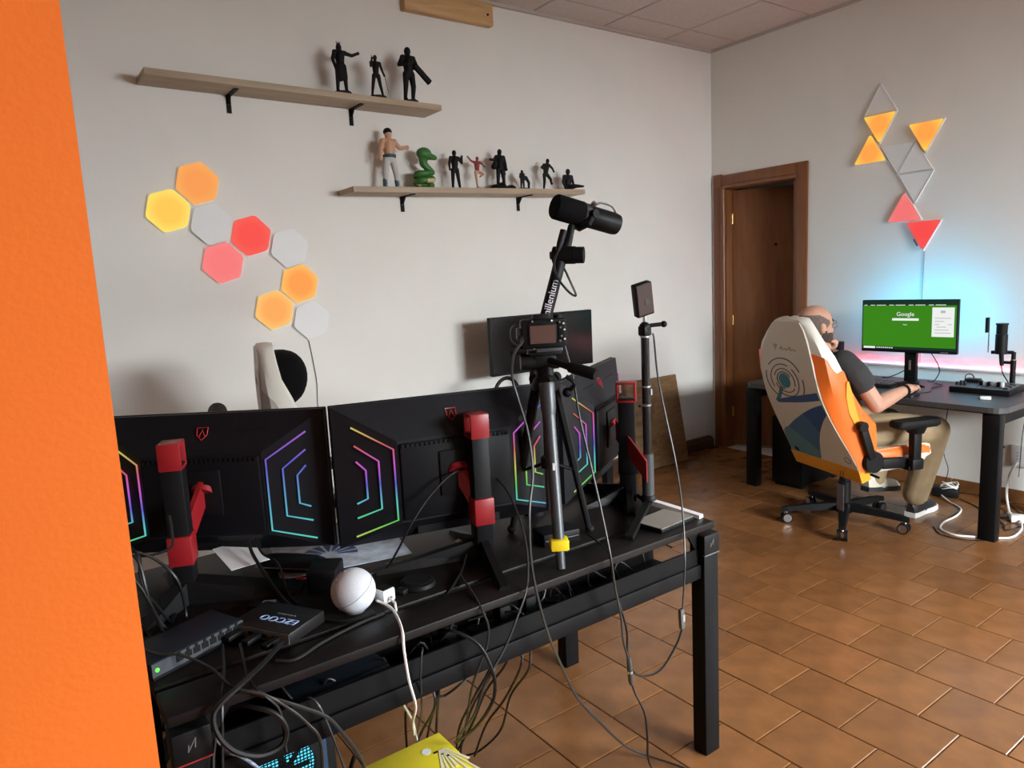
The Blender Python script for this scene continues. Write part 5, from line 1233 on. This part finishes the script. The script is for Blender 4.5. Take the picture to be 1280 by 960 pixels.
MB().tube([(0, 0, .07), (.002, 0, .05), (.006, 0, .0), (.008, 0, -.012)], [.005, .007, .007, .004], 10).build('barrel', GREYTUBE, cp); MB().tube([(.003, 0, .030), (.0035, 0, .024)], .0078, 10).build('ring', SILVER, cp)
cable('monitor_lead', 'black lead from the middle monitor falling right over the desk edge', [(1.000, 1.565, .945), (1.037, 1.560, .930), (1.038, 1.500, .900), (1.003, 1.400, .855), (.969, 1.330, .800), (.924, 1.275, .745), (.884, 1.262, .690), (.839, 1.258, .626), (.785, 1.262, .562), (.766, 1.285, .483), (.785, 1.40, .36)], .003, CABLEG)
cable('monitor_lead', 'black lead arching left from the middle monitor stand to the desk', [(.946, 1.560, .968), (.897, 1.555, .960), (.829, 1.548, .918), (.772, 1.54, .865), (.74, 1.56, .80), (.72, 1.60, .745), (.652, 1.60, .740), (.60, 1.54, .740)], .003)
cable('desk_cable', 'stiff black cable arching out of the tray over the desk lip', [(.724, 1.345, .672), (.735, 1.30, .690), (.779, 1.270, .655), (.799, 1.250, .595), (.804, 1.250, .546), (.793, 1.260, .502), (.784, 1.320, .422), (.805, 1.45, .31)], .004)
cable('desk_cable', 'thin grey cable crossing the desk edge below the middle stand', [(.870, 1.48, .739), (.845, 1.436, .740), (.817, 1.344, .740), (.797, 1.274, .728), (.804, 1.262, .688), (.795, 1.262, .644), (.778, 1.265, .611), (.774, 1.300, .539), (.80, 1.38, .40)], .0026, CABLEG)
cable('desk_cable', 'short black cable dropping into the desk slot beside the middle stand', [(.905, 1.507, .760), (.86, 1.46, .742), (.80, 1.405, .738), (.772, 1.395, .72)], .003)
cable('charging_cable', 'long white charging cable hanging from the ball speaker to the yellow box', [(.622, 1.437, .748), (.634, 1.410, .743), (.631, 1.365, .741), (.606, 1.285, .741), (.599, 1.268, .706), (.602, 1.262, .643), (.619, 1.275, .573), (.670, 1.40, .45), (.740, 1.545, .31)], .0032, CABLEW)
cable('charging_cable', 'short white cable from the charger cube into the desk slot', [(.649, 1.432, .747), (.654, 1.415, .742), (.648, 1.398, .738), (.650, 1.395, .70)], .0028, CABLEW)
cable('charging_cable', 'white cable below the tray running down to the yellow box', [(.690, 1.50, .56), (.698, 1.505, .442), (.705, 1.505, .414), (.733, 1.530, .355), (.749, 1.548, .288)], .0030, CABLEW)
for i, p_ in enumerate([
        [(.736, 1.420, .56), (.736, 1.420, .503), (.738, 1.420, .446), (.76, 1.58, .243), (.78, 1.62, .02)],
        [(.747, 1.420, .56), (.747, 1.420, .504), (.745, 1.425, .453), (.79, 1.58, .235), (.82, 1.62, .02)],
        [(.756, 1.420, .56), (.756, 1.420, .501), (.750, 1.420, .463), (.832, 1.60, .238), (.86, 1.66, .02)],
        [(1.004, 1.420, .56), (1.004, 1.420, .499), (.994, 1.420, .452), (.992, 1.500, .325), (.993, 1.600, .202), (1.006, 1.700, .04)],
        [(1.030, 1.420, .56), (1.030, 1.420, .490), (1.019, 1.420, .436), (1.013, 1.500, .328), (1.041, 1.600, .164), (1.029, 1.700, .05), (1.016, 1.76, .006)],
        [(.920, 1.420, .56), (.920, 1.420, .491), (.894, 1.420, .458), (.890, 1.500, .344), (.912, 1.600, .189), (.92, 1.66, .02)],
        [(.905, 1.41, .56), (.90, 1.41, .50), (.862, 1.45, .40), (.87, 1.55, .25), (.90, 1.63, .02)],
        [(.950, 1.41, .56), (.945, 1.41, .49), (.905, 1.45, .41), (.90, 1.53, .27), (.86, 1.62, .1), (.85, 1.66, .006)],
        [(.705, 1.46, .56), (.705, 1.500, .442), (.721, 1.550, .345), (.76, 1.64, .168), (.77, 1.68, .006)]]):
    cable('hanging_cable', ['black cable in the tight three-cable bundle hanging below the desk tray', 'black cable in the loose tangle hanging from the desk tray right of the yellow box', 'single black cable hanging just left of the white cable below the tray'][0 if i < 3 else 1 if i < 8 else 2], p_, .0032, CABLE, G1)
cable('hanging_cable_loop', 'short black cable sagging below the tray left of the bundle', [(.837, 1.420, .56), (.837, 1.420, .495), (.805, 1.420, .475), (.776, 1.44, .452), (.755, 1.43, .47)], .0034)
cable('tray_cable', 'thin black cable hanging in front of the tray right of the white cable', [(.666, 1.345, .66), (.662, 1.31, .672), (.654, 1.300, .661), (.645, 1.295, .613), (.66, 1.33, .52), (.68, 1.40, .42)], .0024, CABLEG)
cable('display_cable', 'thick black cable running from the left monitor across the desk', [(.454, 1.820, .830), (.450, 1.780, .807), (.455, 1.700, .775), (.464, 1.580, .742), (.481, 1.491, .740), (.529, 1.410, .740), (.60, 1.400, .740)], .0045)
cable('display_cable', 'thin black cable running from the left monitor over the case', [(.471, 1.820, .830), (.474, 1.780, .80), (.490, 1.711, .790), (.485, 1.636, .742), (.484, 1.56, .740)], .003)
cable('braided_cable', 'thick braided black cable making a big loop over the desk edge', [(.388, 1.380, .755), (.337, 1.330, .752), (.278, 1.278, .752), (.246, 1.262, .745), (.225, 1.258, .727), (.228, 1.258, .688), (.252, 1.258, .646), (.294, 1.258, .617), (.334, 1.258, .618), (.345, 1.258, .646), (.331, 1.262, .680), (.301, 1.278, .698), (.269, 1.335, .690)], .0052)
cable('network_cable', 'grey network cable crossing the switch and falling over the desk edge', [(.120, 1.53, .80), (.170, 1.461, .776), (.210, 1.427, .772), (.250, 1.378, .752), (.269, 1.290, .745), (.313, 1.262, .727), (.355, 1.258, .683), (.386, 1.258, .639), (.406, 1.258, .598), (.42, 1.30, .5)], .003, CABLEG)
cable('network_cable', 'grey flat cable running right along the tray lip toward the yellow box', [(.27, 1.34, .70), (.291, 1.290, .725), (.332, 1.262, .710), (.381, 1.256, .675), (.424, 1.256, .637), (.453, 1.258, .588), (.481, 1.270, .531), (.505, 1.300, .471), (.53, 1.36, .36)], .0036, CABLEG)
cable('network_cable', 'thin white tipped cable leaving the tray above the cyan fan', [(.395, 1.37, .60), (.405, 1.32, .655), (.421, 1.295, .645), (.440, 1.29, .577), (.465, 1.30, .48), (.50, 1.34, .36)], .0028, CABLEG)
cable('drop_cable', 'thin black cable hanging straight down beside the left desk leg', [(.292, 1.455, .752), (.270, 1.36, .745), (.247, 1.280, .742), (.238, 1.258, .715), (.236, 1.258, .689), (.229, 1.262, .60), (.228, 1.27, .45)], .003)
cable('drop_cable', 'thin black cable falling from the splitter box into the big loop', [(.321, 1.436, .752), (.305, 1.34, .742), (.300, 1.280, .742), (.318, 1.260, .72), (.338, 1.260, .683), (.342, 1.262, .60)], .003)
cable('drop_cable', 'grey cable end hanging below the tray by the left leg block', [(.235, 1.36, .66), (.232, 1.30, .665), (.228, 1.296, .647), (.220, 1.292, .606), (.216, 1.29, .50)], .003, CABLEG)
cable('patch_cable', 'twisted blue white cable below the tray near the cyan fan', [(.231, 1.300, .655), (.245, 1.27, .64), (.262, 1.265, .627), (.289, 1.275, .588), (.31, 1.30, .54)], .0032, mat('bluewhite_cable', (.22, .27, .36), .5, var=.6, scale=200))
cable('edge_cable', 'grey cable lying along the desk slot from the splitter to the speaker', [(.363, 1.345, .739), (.396, 1.324, .739), (.465, 1.355, .739), (.553, 1.380, .739), (.614, 1.387, .739)], .003, CABLEG)
GL = 'loose cables by the orange wall'
for p_ in ([(.160, 1.66, .95), (.183, 1.620, .920), (.182, 1.620, .877), (.193, 1.600, .810), (.223, 1.595, .745), (.252, 1.602, .742), (.262, 1.64, .760), (.250, 1.620, .848), (.217, 1.640, .897), (.183, 1.650, .921)],
           [(.15, 1.60, .94), (.176, 1.580, .926), (.184, 1.560, .853), (.205, 1.60, .745), (.192, 1.586, .742), (.175, 1.64, .760), (.14, 1.66, .80)],
           [(.15, 1.67, .92), (.175, 1.660, .911), (.215, 1.665, .901), (.255, 1.68, .905), (.262, 1.69, .94), (.262, 1.70, .97)],
           [(.14, 1.56, .93), (.167, 1.550, .887), (.187, 1.550, .830), (.211, 1.58, .745), (.231, 1.575, .742), (.27, 1.60, .740)],
           [(.15, 1.62, .86), (.19, 1.62, .83), (.22, 1.64, .77), (.235, 1.66, .742), (.25, 1.70, .742)]):
    cable('loose_cable', 'black cable looping on the desk beside the orange wall', p_, .0032, CABLE, GL)
ap_ = thing('power_strip', 'black power strip with dark plugs lying in the desk cable tray', 'power strip', (.94, 1.41, .567))
MB().box((0, 0, .02), (.42, .05, .04), None, .004).build('body', PLASTIC, ap_)
for k in range(5): MB().cyl((-.16+.08*k, 0, .04), (-.16+.08*k, 0, .046), .019, n=16).build('socket', RUBBER, ap_)
for k in (0, 2, 3): MB().box((-.16+.08*k, 0, .062), (.035, .038, .04), None, .006).build('plug', RUBBER, ap_)
random.seed(3)
GT = 'tangled cables in the desk tray'
for i in range(10):
    x0 = random.uniform(.35, 1.42); p_ = []
    L_ = random.uniform(.12, .25)
    for k in range(6): p_.append((x0+L_*k/5, 1.355+random.uniform(0, .09), .60+random.uniform(-.02, .075)))
    cable('tray_tangle_cable', 'dark cable tangled inside the desk tray', p_, .0028, CABLE if i % 2 else CABLEG, GT)
ad = thing('tray_adapter', 'dark blue grey adapter block lying in the left of the desk tray', 'adapter', (.50, 1.41, .567), R(4))
MB().box((0, 0, .032), (.22, .09, .06), None, .005).build('body', SWM, ad); MB().box((0, -.0455, .045), (.2, .001, .004)).build('groove', RUBBER, ad, False)
